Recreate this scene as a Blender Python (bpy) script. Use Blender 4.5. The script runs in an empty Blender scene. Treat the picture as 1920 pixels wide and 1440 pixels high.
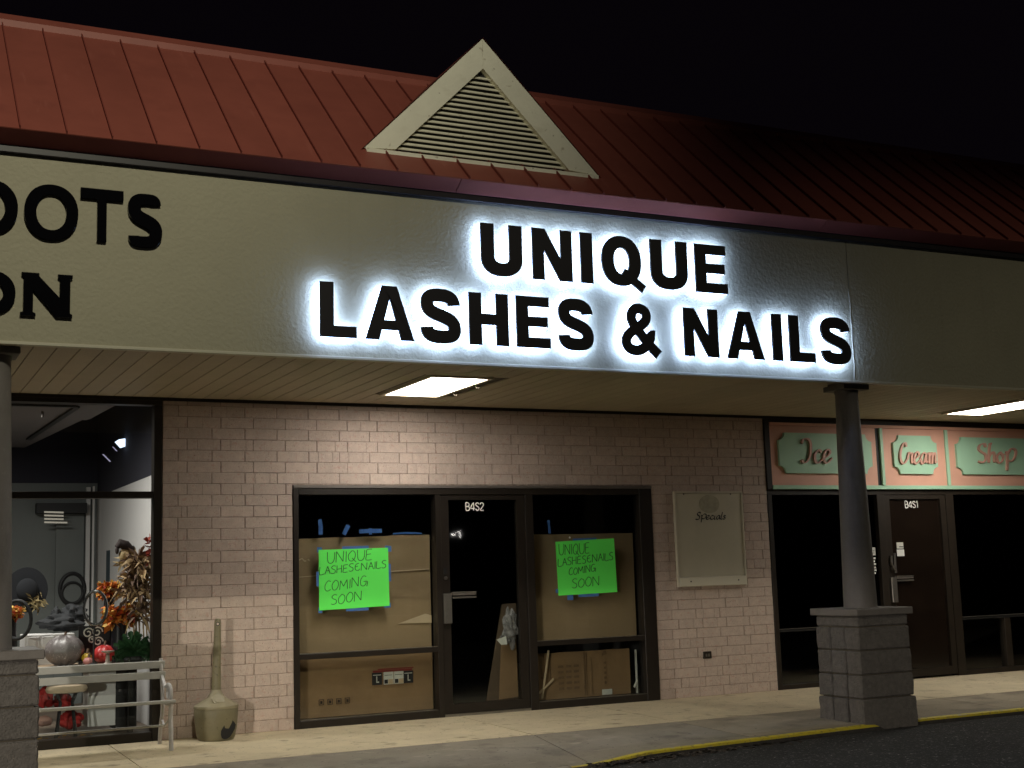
import bpy, bmesh, math, random
from mathutils import Vector, Matrix, noise
from mathutils.geometry import tessellate_polygon

# ------------------------------------------------------------------ camera, world, exposure
SC = bpy.context.scene
COL = SC.collection
random.seed(7)
F_PX = 2496.82
C = Vector((-2.68075586, -12.0679179, 1.33004160))
PITCH, ROLL, YAW = 0.142516714, -0.0308005838, 0.460213976
FWD = Vector((math.sin(YAW) * math.cos(PITCH), math.cos(YAW) * math.cos(PITCH), math.sin(PITCH)))
_r = Vector((math.cos(YAW), -math.sin(YAW), 0)); _u = _r.cross(FWD)
RGT = _r * math.cos(ROLL) + _u * math.sin(ROLL)
UPV = -_r * math.sin(ROLL) + _u * math.cos(ROLL)
cam = bpy.data.cameras.new('camera'); camo = bpy.data.objects.new('camera', cam); COL.objects.link(camo)
M3 = Matrix((RGT, UPV, -FWD)).transposed()
camo.matrix_world = Matrix.Translation(C) @ M3.to_4x4()
cam.sensor_fit = 'HORIZONTAL'; cam.sensor_width = 36.0; cam.lens = F_PX / 1920 * 36.0
cam.clip_start = 0.1; cam.clip_end = 1500
SC.camera = camo

W = bpy.data.worlds.new('World'); SC.world = W; W.use_nodes = True
bg = W.node_tree.nodes['Background']
bg.inputs[0].default_value = (0.0017, 0.0011, 0.0019, 1); bg.inputs[1].default_value = 1.0

SC.view_settings.view_transform = 'Standard'; SC.view_settings.look = 'None'
SC.view_settings.exposure = 0.0; SC.view_settings.gamma = 1.0; SC.view_settings.use_curve_mapping = False
SC.render.engine = 'CYCLES'
try:
    SC.cycles.use_denoising = True; SC.cycles.denoiser = 'OPENIMAGEDENOISE'
    SC.cycles.max_bounces = 7; SC.cycles.diffuse_bounces = 4; SC.cycles.transparent_max_bounces = 12
    SC.cycles.sample_clamp_indirect = 6.0; SC.cycles.caustics_reflective = False; SC.cycles.caustics_refractive = False
except Exception:
    pass

# lamps behind the camera, out of the picture: two parking lot lamps (position, aim, power, half beam angle, blend, colour)
LAMPS = [((-1.6, -12.4, 9.75), (-4.5, -1.5, 7.8), 2320.0, 47.0, .74, (1.0, .95, .74)),
         ((8.4, -12.4, 9.75), (8.0, -8.0, 0), 620.0, 48.0, .75, (1.0, .93, .72))]
# low beams of a car parked beside the camera, cut off at lamp height: they brighten the foot of the wall
HEADLIGHT = ((-9.0, -13.0, 1.60), 2900.0, (1.0, .92, .78))
SOFFIT_GLOW = 24.0
LED_GLOW = 30.0

def at(x, y, Y):
    """world point in the plane Y = const under photograph pixel (x, y)"""
    d = FWD * F_PX + RGT * (x - 960) + UPV * (720 - y)
    return C + d * ((Y - C.y) / d.y)
def atz(x, y, z):
    d = FWD * F_PX + RGT * (x - 960) + UPV * (720 - y)
    return C + d * ((z - C.z) / d.z)
def atx(x, y, X):
    d = FWD * F_PX + RGT * (x - 960) + UPV * (720 - y)
    return C + d * ((X - C.x) / d.x)

# ------------------------------------------------------------------ materials
def mat(name, col, rough=0.6, metal=0.0, var=0.0, scale=8.0, bump=0.0, bscale=60.0, col2=None, objrand=0.0,
        spec=0.5, emit=None, estr=0.0, spots=None, bdist=0.01, coat=0.0):
    m = bpy.data.materials.new(name); m.use_nodes = True
    nt = m.node_tree; N = nt.nodes; L = nt.links
    b = N['Principled BSDF']
    b.inputs['Base Color'].default_value = (*col, 1); b.inputs['Roughness'].default_value = rough
    b.inputs['Metallic'].default_value = metal; b.inputs['Specular IOR Level'].default_value = spec
    if coat: b.inputs['Coat Weight'].default_value = coat; b.inputs['Coat Roughness'].default_value = 0.08
    geo = N.new('ShaderNodeNewGeometry')
    cur = None
    if var or col2 or spots:
        nz = N.new('ShaderNodeTexNoise'); nz.inputs['Scale'].default_value = scale
        nz.inputs['Detail'].default_value = 6; nz.inputs['Roughness'].default_value = 0.62
        L.new(geo.outputs['Position'], nz.inputs['Vector'])
        rmp = N.new('ShaderNodeValToRGB')
        rmp.color_ramp.elements[0].position = 0.34; rmp.color_ramp.elements[1].position = 0.68
        c2 = col2 if col2 else tuple(c * (1 - var) for c in col)
        rmp.color_ramp.elements[0].color = (*c2, 1); rmp.color_ramp.elements[1].color = (*col, 1)
        L.new(nz.outputs['Fac'], rmp.inputs['Fac']); cur = rmp.outputs['Color']
    if spots:
        sc2, lo, hi, scol = spots
        n2 = N.new('ShaderNodeTexNoise'); n2.inputs['Scale'].default_value = sc2; n2.inputs['Detail'].default_value = 4
        L.new(geo.outputs['Position'], n2.inputs['Vector'])
        mr = N.new('ShaderNodeMapRange'); mr.inputs[1].default_value = lo; mr.inputs[2].default_value = hi
        L.new(n2.outputs['Fac'], mr.inputs[0])
        mx = N.new('ShaderNodeMix'); mx.data_type = 'RGBA'
        L.new(mr.outputs[0], mx.inputs[0]); L.new(cur, mx.inputs[6]); mx.inputs[7].default_value = (*scol, 1)
        cur = mx.outputs[2]
    if objrand:
        oi = N.new('ShaderNodeObjectInfo')
        mr = N.new('ShaderNodeMapRange'); mr.inputs[3].default_value = 1 - objrand; mr.inputs[4].default_value = 1 + objrand * .55
        L.new(oi.outputs['Random'], mr.inputs[0])
        mx = N.new('ShaderNodeMix'); mx.data_type = 'RGBA'; mx.blend_type = 'MULTIPLY'; mx.inputs[0].default_value = 1
        if cur: L.new(cur, mx.inputs[6])
        else: mx.inputs[6].default_value = (*col, 1)
        L.new(mr.outputs[0], mx.inputs[7]); cur = mx.outputs[2]
    if cur: L.new(cur, b.inputs['Base Color'])
    if bump:
        nb = N.new('ShaderNodeTexNoise'); nb.inputs['Scale'].default_value = bscale; nb.inputs['Detail'].default_value = 5
        L.new(geo.outputs['Position'], nb.inputs['Vector'])
        bp = N.new('ShaderNodeBump'); bp.inputs['Strength'].default_value = bump; bp.inputs['Distance'].default_value = bdist
        L.new(nb.outputs['Fac'], bp.inputs['Height']); L.new(bp.outputs['Normal'], b.inputs['Normal'])
    if emit:
        b.inputs['Emission Color'].default_value = (*emit, 1); b.inputs['Emission Strength'].default_value = estr
    return m

def glass_mat(name, tint=(0.9, 0.92, 0.92), ior=1.5):
    m = bpy.data.materials.new(name); m.use_nodes = True
    nt = m.node_tree; N = nt.nodes; L = nt.links
    for n in list(N):
        if n.type == 'BSDF_PRINCIPLED': N.remove(n)
    out = [n for n in N if n.type == 'OUTPUT_MATERIAL'][0]
    tr = N.new('ShaderNodeBsdfTransparent'); tr.inputs[0].default_value = (*tint, 1)
    gl = N.new('ShaderNodeBsdfGlossy'); gl.inputs['Roughness'].default_value = 0.02
    fr = N.new('ShaderNodeFresnel'); fr.inputs[0].default_value = ior
    mx = N.new('ShaderNodeMixShader')
    ge = N.new('ShaderNodeNewGeometry'); ml = N.new('ShaderNodeMath'); ml.operation = 'SUBTRACT'; ml.use_clamp = True   # reflect at the outer face only
    L.new(fr.outputs[0], ml.inputs[0]); L.new(ge.outputs['Backfacing'], ml.inputs[1])
    L.new(ml.outputs[0], mx.inputs[0]); L.new(tr.outputs[0], mx.inputs[1]); L.new(gl.outputs[0], mx.inputs[2])
    L.new(mx.outputs[0], out.inputs[0])
    return m

def stripe_mat(name, col, dark, scale, axis='Y'):
    m = mat(name, col, .8)
    nt = m.node_tree; N = nt.nodes; L = nt.links
    geo = N.new('ShaderNodeNewGeometry'); wv = N.new('ShaderNodeTexWave'); wv.bands_direction = axis
    wv.inputs['Scale'].default_value = scale; wv.inputs['Distortion'].default_value = 1.5
    L.new(geo.outputs['Position'], wv.inputs['Vector'])
    mx = N.new('ShaderNodeMix'); mx.data_type = 'RGBA'
    L.new(wv.outputs['Fac'], mx.inputs[0]); mx.inputs[6].default_value = (*col, 1); mx.inputs[7].default_value = (*dark, 1)
    L.new(mx.outputs[2], N['Principled BSDF'].inputs['Base Color'])
    return m

BRICK = mat('painted_brick', (.60, .485, .415), .78, var=.17, scale=13, bump=.9, bscale=120, objrand=.10,
            spots=(24, .57, .74, (.50, .335, .28)), bdist=.006)
def wear(m, layers):
    nt = m.node_tree; N = nt.nodes; L = nt.links; b = N['Principled BSDF']
    src = b.inputs['Base Color'].links[0].from_socket
    geo = N.new('ShaderNodeNewGeometry')
    for sc, lo, hi, colr, amt, sv in layers:
        vm = N.new('ShaderNodeVectorMath'); vm.operation = 'MULTIPLY'; vm.inputs[1].default_value = sv; L.new(geo.outputs['Position'], vm.inputs[0])
        nz = N.new('ShaderNodeTexNoise'); nz.inputs['Scale'].default_value = sc; nz.inputs['Detail'].default_value = 3; L.new(vm.outputs[0], nz.inputs['Vector'])
        mr = N.new('ShaderNodeMapRange'); mr.inputs[1].default_value = lo; mr.inputs[2].default_value = hi; mr.inputs[4].default_value = amt; L.new(nz.outputs['Fac'], mr.inputs[0])
        mx = N.new('ShaderNodeMix'); mx.data_type = 'RGBA'; L.new(mr.outputs[0], mx.inputs[0]); L.new(src, mx.inputs[6]); mx.inputs[7].default_value = (*colr, 1); src = mx.outputs[2]
    L.new(src, b.inputs['Base Color'])
wear(BRICK, ((1.0, .60, .80, (.42, .31, .25), .5, (1.7, 1.7, 2.3)), (1.0, .655, .70, (.19, .12, .09), .8, (130, 130, 60)), (1.0, .61, .70, (.33, .23, .18), .6, (210, 210, 30)),
             (1.0, .60, .75, (.70, .59, .52), .6, (42, 42, 60)), (1.0, .62, .72, (.52, .30, .24), .55, (14, 14, 38))))
MORTAR = mat('painted_mortar', (.45, .345, .285), .9, var=.55, scale=22, bump=.6, bscale=120)
STUCCO = mat('cream_stucco', (.385, .360, .257), .7, var=.08, scale=1.4, bump=.5, bscale=34, bdist=.012)
TRIMCREAM = mat('cream_metal_trim', (.52, .49, .38), .45)
GABLECREAM = mat('weathered_cream_paint', (.92, .89, .73), .6, var=.08, scale=5, bump=.25, bscale=40, spots=(14, .66, .76, (.50, .44, .33)))
SOFFIT = mat('tan_soffit_vinyl', (.47, .40, .285), .6, var=.10, scale=3, objrand=.08, bump=.25, bscale=50)
ROOFRED = mat('red_standing_seam_metal', (.31, .088, .064), .50, var=.14, scale=2.2, spec=.35, objrand=.07, spots=(3.5, .60, .80, (.25, .07, .052)), bump=.06, bscale=9)
RIBRED = mat('red_seam_rib', (.21, .055, .042), .6, spec=.2)
EAVERED = mat('red_eave_metal', (.40, .115, .11), .6, var=.10, scale=4, spec=.2)
DARKTRIM = mat('dark_gutter_metal', (.030, .026, .029), .40, var=.25, scale=6, spec=.35)
LETTER = mat('black_gloss_letter', (.026, .024, .028), .38, spec=.5)
LETTERB = mat('black_acrylic_letter', (.004, .004, .005), .05, spec=.55)
LED = mat('led_white', (.8, .8, .8), .5, emit=(.39, .56, 1.0), estr=LED_GLOW)
BRONZE = mat('dark_bronze_frame', (.022, .017, .013), .38, var=.2, scale=12, spec=.4)
BROWNFRAME = mat('brown_painted_frame', (.026, .019, .013), .5, var=.3, scale=8, spec=.35)
FLASH = mat('grey_flashing', (.16, .14, .125), .5, metal=.2, var=.2)
ALU = mat('brushed_aluminium', (.36, .335, .30), .36, metal=.85, var=.15, scale=30)
GLASS = glass_mat('window_glass')
GLASSD = glass_mat('tinted_glass', (.42, .40, .38))
CARD = mat('cardboard', (.34, .235, .125), .85, var=.07, scale=5, bump=.15, bscale=30)
CARDD = mat('brown_box_cardboard', (.30, .185, .088), .85, var=.12, scale=6, bump=.15, bscale=30)
CARDP = mat('pale_cardboard_crease', (.56, .43, .27), .85)
GREEN = mat('neon_green_posterboard', (.13, .97, .12), .65, var=.03, scale=4)
MARKER = mat('black_marker_ink', (.012, .075, .014), .7)
TAPE = mat('blue_painter_tape', (.055, .155, .42), .7, var=.15, scale=20)
PRINTK = mat('dark_print', (.05, .032, .02), .8)
PRINTF = mat('faded_print', (.215, .13, .062), .85, var=.3, scale=30)
PRINTR = mat('red_print', (.23, .03, .022), .8)
LABELW = mat('white_label_paper', (.70, .70, .62), .7, var=.12, scale=40)
LABELB = mat('black_label_print', (.02, .018, .018), .6)
WHITEV = mat('white_vinyl_number', (.86, .85, .80), .5)
BOARD = mat('cream_menu_board', (.57, .53, .41), .45, var=.07, scale=4)
BOARDF = mat('menu_board_frame', (.62, .58, .47), .4)
EMBLEM = mat('faded_emblem', (.44, .405, .295), .6, var=.22, scale=22)
SCREW = mat('dark_screw', (.03, .025, .02), .4, metal=.5)
BLOCK = mat('painted_splitface_block', (.150, .135, .124), .9, var=.32, scale=22, bump=1.0, bscale=70, bdist=.014, objrand=.10)
SHAFT = mat('grey_painted_shaft', (.165, .148, .136), .62, var=.10, scale=10, bump=.35, bscale=70)
CONC = mat('tan_concrete', (.65, .55, .375), .85, var=.16, scale=2.2, bump=.45, bscale=120, bdist=.006, objrand=.05, spots=(5.5, .60, .74, (.30, .245, .165)))
CONCO = mat('grey_concrete', (.30, .262, .205), .88, var=.24, scale=1.8, bump=.5, bscale=110, bdist=.006, objrand=.06, spots=(3.2, .54, .72, (.165, .142, .112)))
CONCM = mat('stained_concrete', (.36, .305, .22), .86, var=.25, scale=1.6, bump=.5, bscale=110, bdist=.006, objrand=.05, spots=(2.6, .50, .70, (.20, .165, .12)))
JOINT = mat('concrete_joint', (.10, .082, .06), .95)
YELLOW = mat('yellow_kerb_paint', (.62, .50, .035), .65, var=.18, scale=9, spots=(20, .62, .75, (.36, .30, .10)))
ASPHALT = mat('worn_asphalt', (.026, .0255, .0245), .92, var=.4, scale=3.0, bump=1.0, bscale=190, bdist=.012, spots=(48, .585, .66, (.11, .107, .10)))
GRIME = mat('grimy_kerb_foot', (.05, .045, .04), .95, var=.4, scale=20)
DEBRIS = mat('dead_leaves', (.045, .033, .022), .9, objrand=.3)
PINK = mat('salmon_pink_board', (.72, .39, .285), .6, var=.06, scale=5)
MINT = mat('mint_green_plaque', (.38, .62, .44), .55, var=.05, scale=6)
PINKL = mat('salmon_letter', (.56, .30, .235), .5)
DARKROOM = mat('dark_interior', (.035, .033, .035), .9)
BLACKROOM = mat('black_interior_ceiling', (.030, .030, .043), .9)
OLIVE = mat('olive_plastic', (.205, .180, .105), .55, var=.16, scale=12, bump=.2, bscale=60, spots=(30, .62, .72, (.10, .085, .05)))
OLIVEL = mat('olive_plastic_lid', (.30, .265, .17), .5, var=.12, scale=14)
BLACK = mat('matte_black', (.012, .012, .013), .6)
BENCHW = mat('white_bench_paint', (.46, .455, .43), .5, var=.08, scale=14)
BENCHI = mat('white_cast_iron', (.58, .56, .56), .5, var=.15, scale=20)
DIFF = mat('lit_diffuser', (.9, .9, .9), .5, emit=(1.0, .945, .85), estr=SOFFIT_GLOW)
FIXT = mat('fixture_frame', (.72, .64, .50), .45)
SHOPWALL = mat('shop_white_wall', (.68, .67, .66), .75, var=.05, scale=2)
SHOPGREY = mat('shop_grey_panel', (.17, .185, .18), .75, var=.08, scale=2)
SHOPCEIL = mat('shop_ceiling', (.17, .16, .165), .8)
PLASTICW = mat('clear_plastic_bag', (.34, .32, .30), .25, var=.55, scale=24, bump=.5, bscale=30, bdist=.02)
CARDDK = mat('dark_cardboard', (.12, .08, .045), .85, var=.2, scale=6)

wear(CONC, ((1.0, .66, .70, (.13, .11, .08), .8, (38, 38, 38)), (1.0, .60, .75, (.40, .33, .22), .6, (3.5, 9, 3)), (1.0, .66, .72, (.70, .60, .44), .5, (60, 60, 60))))
for m_ in (CONCO, CONCM): wear(m_, ((1.0, .67, .71, (.06, .05, .04), .85, (26, 26, 26)), (1.0, .60, .72, (.40, .35, .28), .6, (5, 11, 3)), (1.0, .66, .72, (.42, .37, .30), .5, (70, 70, 70))))
wear(YELLOW, ((1.0, .58, .70, (.17, .14, .07), .8, (22, 22, 40)), (1.0, .62, .70, (.42, .37, .24), .8, (7, 7, 30))))
wear(ASPHALT, ((1.0, .67, .70, (.30, .29, .27), .9, (30, 30, 30)), (1.0, .60, .80, (.012, .012, .012), .7, (1.4, 2.5, 1))))
wear(STUCCO, ((1.0, .55, .80, (.30, .275, .19), .5, (.9, .9, .5)), (1.0, .60, .78, (.30, .275, .19), .35, (7, 7, .45))))
wear(SHAFT, ((1.0, .60, .80, (.065, .058, .052), .6, (6, 6, 2.5)), (1.0, .67, .72, (.21, .19, .17), .6, (34, 34, 20))))
wear(CARD, ((1.0, .60, .80, (.25, .165, .085), .5, (3, 3, 1.4)), (1.0, .62, .72, (.39, .28, .16), .4, (2.5, 2, 60))))
wear(CARDD, ((1.0, .60, .80, (.20, .12, .055), .5, (3, 3, 1.4)),))
wear(ROOFRED, ((1.0, .55, .80, (.22, .06, .046), .6, (1.1, 2.4, 1.2)), (1.0, .64, .76, (.38, .13, .10), .35, (16, 2.2, 2.2))))
wear(GABLECREAM, ((1.0, .60, .80, (.62, .57, .43), .5, (4, 4, 9)), (1.0, .70, .73, (.25, .21, .15), .6, (22, 22, 22))))
wear(BOARD, ((1.0, .58, .80, (.46, .42, .31), .5, (4, 4, 2)),))

# ------------------------------------------------------------------ mesh builder
class MB:
    def __init__(s): s.v = []; s.f = []; s.mi = []
    def _add(s, vs, fs, mi=0):
        o = len(s.v); s.v += [tuple(p) for p in vs]
        for f in fs: s.f.append(tuple(i + o for i in f)); s.mi.append(mi)
    def box(s, x0, x1, y0, y1, z0, z1, mi=0):
        vs = [(x0, y0, z0), (x1, y0, z0), (x1, y1, z0), (x0, y1, z0), (x0, y0, z1), (x1, y0, z1), (x1, y1, z1), (x0, y1, z1)]
        s._add(vs, [(0, 1, 5, 4), (1, 2, 6, 5), (2, 3, 7, 6), (3, 0, 4, 7), (4, 5, 6, 7), (3, 2, 1, 0)], mi); return s
    def obox(s, c, ax, ay, az, mi=0):
        """oriented box: centre and three half axes"""
        c, ax, ay, az = Vector(c), Vector(ax), Vector(ay), Vector(az)
        vs = [c + ax * i + ay * j + az * k for k in (-1, 1) for j in (-1, 1) for i in (-1, 1)]
        s._add(vs, [(0, 1, 5, 4), (1, 3, 7, 5), (3, 2, 6, 7), (2, 0, 4, 6), (4, 5, 7, 6), (2, 3, 1, 0)], mi); return s
    def bar(s, a, b, w, h, up=(0, 0, 1)):
        a, b = Vector(a), Vector(b); d = (b - a); n = d.normalized(); sd = n.cross(Vector(up))
        if sd.length < 1e-4: sd = Vector((1, 0, 0))
        sd.normalize(); u = sd.cross(n)
        return s.obox((a + b) / 2, d / 2, sd * w / 2, u * h / 2)
    def prism(s, poly, y0, y1, holes=(), fn=None, mi=0, back=True):
        """polygon in (x,z) extruded from y0 (front) to y1; fn maps (x,y,z) to a point"""
        fn = fn or (lambda x, y, z: (x, y, z))
        loops = [list(poly)] + [list(h) for h in holes]
        tris = tessellate_polygon([[Vector((p[0], p[1], 0)) for p in lp] for lp in loops])
        flat = [p for lp in loops for p in lp]; n = len(flat)
        vs = [fn(p[0], y0, p[1]) for p in flat] + [fn(p[0], y1, p[1]) for p in flat]
        fs = []
        for a, b, c in tris:
            A, B, D = flat[a], flat[b], flat[c]
            if (B[0] - A[0]) * (D[1] - A[1]) - (B[1] - A[1]) * (D[0] - A[0]) < 0: b, c = c, b
            fs.append((a, b, c))
            if back: fs.append((a + n, c + n, b + n))
        if y0 != y1:
            o = 0
            for k, lp in enumerate(loops):
                ar = sum(lp[i][0] * lp[(i + 1) % len(lp)][1] - lp[(i + 1) % len(lp)][0] * lp[i][1] for i in range(len(lp)))
                flip = (ar < 0) != (k > 0)
                for i in range(len(lp)):
                    a, b = o + i, o + (i + 1) % len(lp)
                    fs.append((a, a + n, b + n, b) if not flip else (b, b + n, a + n, a))
                o += len(lp)
        s._add(vs, fs, mi); return s
    def ribbon(s, pts, wid, y0, y1, fn=None, creep=0.0, mi=0):
        """flat stroke along (x,z) points with width (number or list), extruded y0..y1"""
        fn = fn or (lambda x, y, z: (x, y, z))
        n = len(pts)
        wid = wid if isinstance(wid, (list, tuple)) else [wid] * n
        closed = (Vector(pts[0]) - Vector(pts[-1])).length < 1e-6
        L, R = [], []
        for i in range(n):
            if closed: a, b = pts[(i - 1) % (n - 1)], pts[(i + 1) % (n - 1)] if i < n - 1 else pts[1]
            else: a, b = pts[max(i - 1, 0)], pts[min(i + 1, n - 1)]
            t = Vector((b[0] - a[0], b[1] - a[1])); t = t.normalized() if t.length > 1e-9 else Vector((1, 0))
            nn = Vector((-t.y, t.x)) * wid[i] / 2
            L.append((pts[i][0] + nn.x, pts[i][1] + nn.y)); R.append((pts[i][0] - nn.x, pts[i][1] - nn.y))
        vs = []
        for i in range(n):
            c = creep * i
            vs += [fn(L[i][0], y0 - c, L[i][1]), fn(R[i][0], y0 - c, R[i][1]), fn(L[i][0], y1, L[i][1]), fn(R[i][0], y1, R[i][1])]
        fs = []
        for i in range(n - 1):
            a, b = 4 * i, 4 * i + 4
            fs += [(a + 1, b + 1, b, a), (a + 3, a + 2, b + 2, b + 3)]
            if y0 != y1: fs += [(a, b, b + 2, a + 2), (a + 1, a + 3, b + 3, b + 1)]
        if y0 != y1 and not closed:
            e = 4 * (n - 1); fs += [(0, 2, 3, 1), (e, e + 1, e + 3, e + 2)]
        s._add(vs, fs, mi); return s
    def tube(s, pts, r, n=8, cap=True, mi=0):
        pts = [Vector(p) for p in pts]; rs = r if isinstance(r, (list, tuple)) else [r] * len(pts)
        vs, fs = [], []
        prev = None
        for i, p in enumerate(pts):
            t = (pts[min(i + 1, len(pts) - 1)] - pts[max(i - 1, 0)]).normalized()
            if prev is None:
                a = t.cross(Vector((0, 0, 1)))
                if a.length < 1e-3: a = t.cross(Vector((0, 1, 0)))
            else: a = prev - t * prev.dot(t)
            a.normalize(); prev = a; b = t.cross(a)
            for k in range(n):
                q = 2 * math.pi * k / n; vs.append(p + (a * math.cos(q) + b * math.sin(q)) * rs[i])
        for i in range(len(pts) - 1):
            for k in range(n):
                fs.append((i * n + k, i * n + (k + 1) % n, (i + 1) * n + (k + 1) % n, (i + 1) * n + k))
        if cap: fs.append(tuple(range(n - 1, -1, -1))); fs.append(tuple(range((len(pts) - 1) * n, len(pts) * n)))
        s._add(vs, fs, mi); return s
    def lathe(s, prof, cx, cy, n=20, sx=1.0, sy=1.0, mi=0, cap=True):
        vs = []; m = len(prof)
        for (r, z) in prof:
            for k in range(n):
                q = 2 * math.pi * k / n; vs.append((cx + r * sx * math.cos(q), cy + r * sy * math.sin(q), z))
        fs = [(i * n + k, i * n + (k + 1) % n, (i + 1) * n + (k + 1) % n, (i + 1) * n + k) for i in range(m - 1) for k in range(n)]
        if cap: fs.append(tuple(range(n - 1, -1, -1))); fs.append(tuple(range((m - 1) * n, m * n)))
        s._add(vs, fs, mi); return s
    def blob(s, c, rx, ry, rz, n=12, m=8, rough=0.0, seed=0, fn=None):
        vs, fs = [], []
        for i in range(m + 1):
            th = math.pi * i / m
            for k in range(n):
                q = 2 * math.pi * k / n
                d = Vector((math.sin(th) * math.cos(q), math.sin(th) * math.sin(q), math.cos(th)))
                f = 1 + rough * noise.noise(d * 2.3 + Vector((seed, seed * .7, 0)))
                if fn: f *= fn(q, th)
                vs.append((c[0] + d.x * rx * f, c[1] + d.y * ry * f, c[2] + d.z * rz * f))
        for i in range(m):
            for k in range(n): fs.append((i * n + k, (i + 1) * n + k, (i + 1) * n + (k + 1) % n, i * n + (k + 1) % n))
        s._add(vs, fs); return s
    def mesh(s, name, mats, smooth=False, bevel=0.0, edge=0.0):
        me = bpy.data.meshes.new(name); me.from_pydata(s.v, [], s.f)
        for m in (mats if isinstance(mats, (list, tuple)) else [mats]): me.materials.append(m)
        me.polygons.foreach_set('material_index', s.mi)
        if bevel:
            bm = bmesh.new(); bm.from_mesh(me)
            bmesh.ops.remove_doubles(bm, verts=bm.verts, dist=1e-6)
            bmesh.ops.bevel(bm, geom=bm.edges[:], offset=bevel, segments=1, affect='EDGES', clamp_overlap=True)
            bm.to_mesh(me); bm.free()
        if edge:
            bm = bmesh.new(); bm.from_mesh(me); bmesh.ops.remove_doubles(bm, verts=bm.verts, dist=1e-6)
            es = [e for e in bm.edges if len(e.link_faces) == 2 and e.calc_face_angle() > 1.2 and abs(e.verts[0].co.y - e.verts[1].co.y) < .002]
            bmesh.ops.bevel(bm, geom=es, offset=edge, segments=1, affect='EDGES', clamp_overlap=True); bm.to_mesh(me); bm.free()
        if smooth:
            me.polygons.foreach_set('use_smooth', [True] * len(me.polygons))
            try: me.set_sharp_from_angle(angle=math.radians(40))
            except Exception: pass
        me.validate(); me.update()
        return me
    def build(s, name, mats, parent=None, smooth=False, bevel=0.0, edge=0.0):
        return link(name, s.mesh(name, mats, smooth, bevel, edge), parent)

def base_of(o):
    v = Vector((0, 0, 0))
    while o: v = v + o.location; o = o.parent
    return v
def link(name, data, parent=None, loc=None):
    """links one object; without loc its mesh holds world coordinates"""
    o = bpy.data.objects.new(name, data); COL.objects.link(o)
    if parent:
        o.parent = parent
        o.location = (Vector(loc) if loc is not None else Vector((0, 0, 0))) - base_of(parent)
    elif loc is not None: o.location = loc
    return o
def tag(o, label, cat, group=None):
    o['label'] = label; o['category'] = cat; o['kind'] = 'thing'
    if group: o['group'] = group
    return o
def thing(name, label, cat, loc=(0, 0, 0), group=None):
    o = bpy.data.objects.new(name, None); COL.objects.link(o); o.location = loc; o.empty_display_size = .1
    return tag(o, label, cat, group)
def structure(o): o['kind'] = 'structure'; return o
def children(o): return [c for c in bpy.data.objects if c.parent == o]

# ------------------------------------------------------------------ curves and glyph outlines
def smooth_pts(p, k=6, closed=False):
    out = []; n = len(p)
    rng = range(n if closed else n - 1)
    for i in rng:
        if closed: a, b, c, d = p[(i - 1) % n], p[i], p[(i + 1) % n], p[(i + 2) % n]
        else: a, b, c, d = p[max(i - 1, 0)], p[i], p[i + 1], p[min(i + 2, n - 1)]
        for j in range(k):
            t = j / k
            out.append(tuple(.5 * (2 * b[q] + (c[q] - a[q]) * t + (2 * a[q] - 5 * b[q] + 4 * c[q] - d[q]) * t * t + (3 * b[q] - a[q] - 3 * c[q] + d[q]) * t ** 3) for q in (0, 1)))
    out.append(tuple(p[0]) if closed else tuple(p[-1]))
    return out
def bez(p0, p1, p2, p3, n=8, last=False):
    out = []
    for i in range(n + (1 if last else 0)):
        t = i / n; u = 1 - t
        out.append(tuple(u ** 3 * p0[q] + 3 * u * u * t * p1[q] + 3 * u * t * t * p2[q] + t ** 3 * p3[q] for q in (0, 1)))
    return out
def sup(cx, cz, rx, rz, n=36, e=2.25, a0=0, a1=2 * math.pi, last=False):
    out = []
    for i in range(n + (1 if last else 0)):
        q = a0 + (a1 - a0) * i / n; c, s = math.cos(q), math.sin(q)
        out.append((cx + rx * math.copysign(abs(c) ** (2 / e), c), cz + rz * math.copysign(abs(s) ** (2 / e), s)))
    return out
def s_path(w, h, t, top=.70, bot=.29):
    P0 = (w - t / 2 - .012 * w, top * h); T = (w * .49, h - t / 2); Lf = (t / 2 + .012 * w, h * .735)
    Mi = (w * .5, h * .505); Rt = (w - t / 2, h * .268); B = (w * .5, t / 2); E = (t / 2, bot * h)
    p = bez(P0, (P0[0], P0[1] + h * .12), (T[0] + w * .22, T[1]), T)
    p += bez(T, (T[0] - w * .24, T[1]), (Lf[0], Lf[1] + h * .105), Lf)
    p += bez(Lf, (Lf[0], Lf[1] - h * .15), (Mi[0] - w * .20, Mi[1] + h * .055), Mi)
    p += bez(Mi, (Mi[0] + w * .24, Mi[1] - h * .065), (Rt[0], Rt[1] + h * .13), Rt)
    p += bez(Rt, (Rt[0], Rt[1] - h * .12), (B[0] + w * .25, B[1]), B)
    p += bez(B, (B[0] - w * .25, B[1]), (E[0], E[1] - h * .12), E, last=True)
    return p
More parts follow.
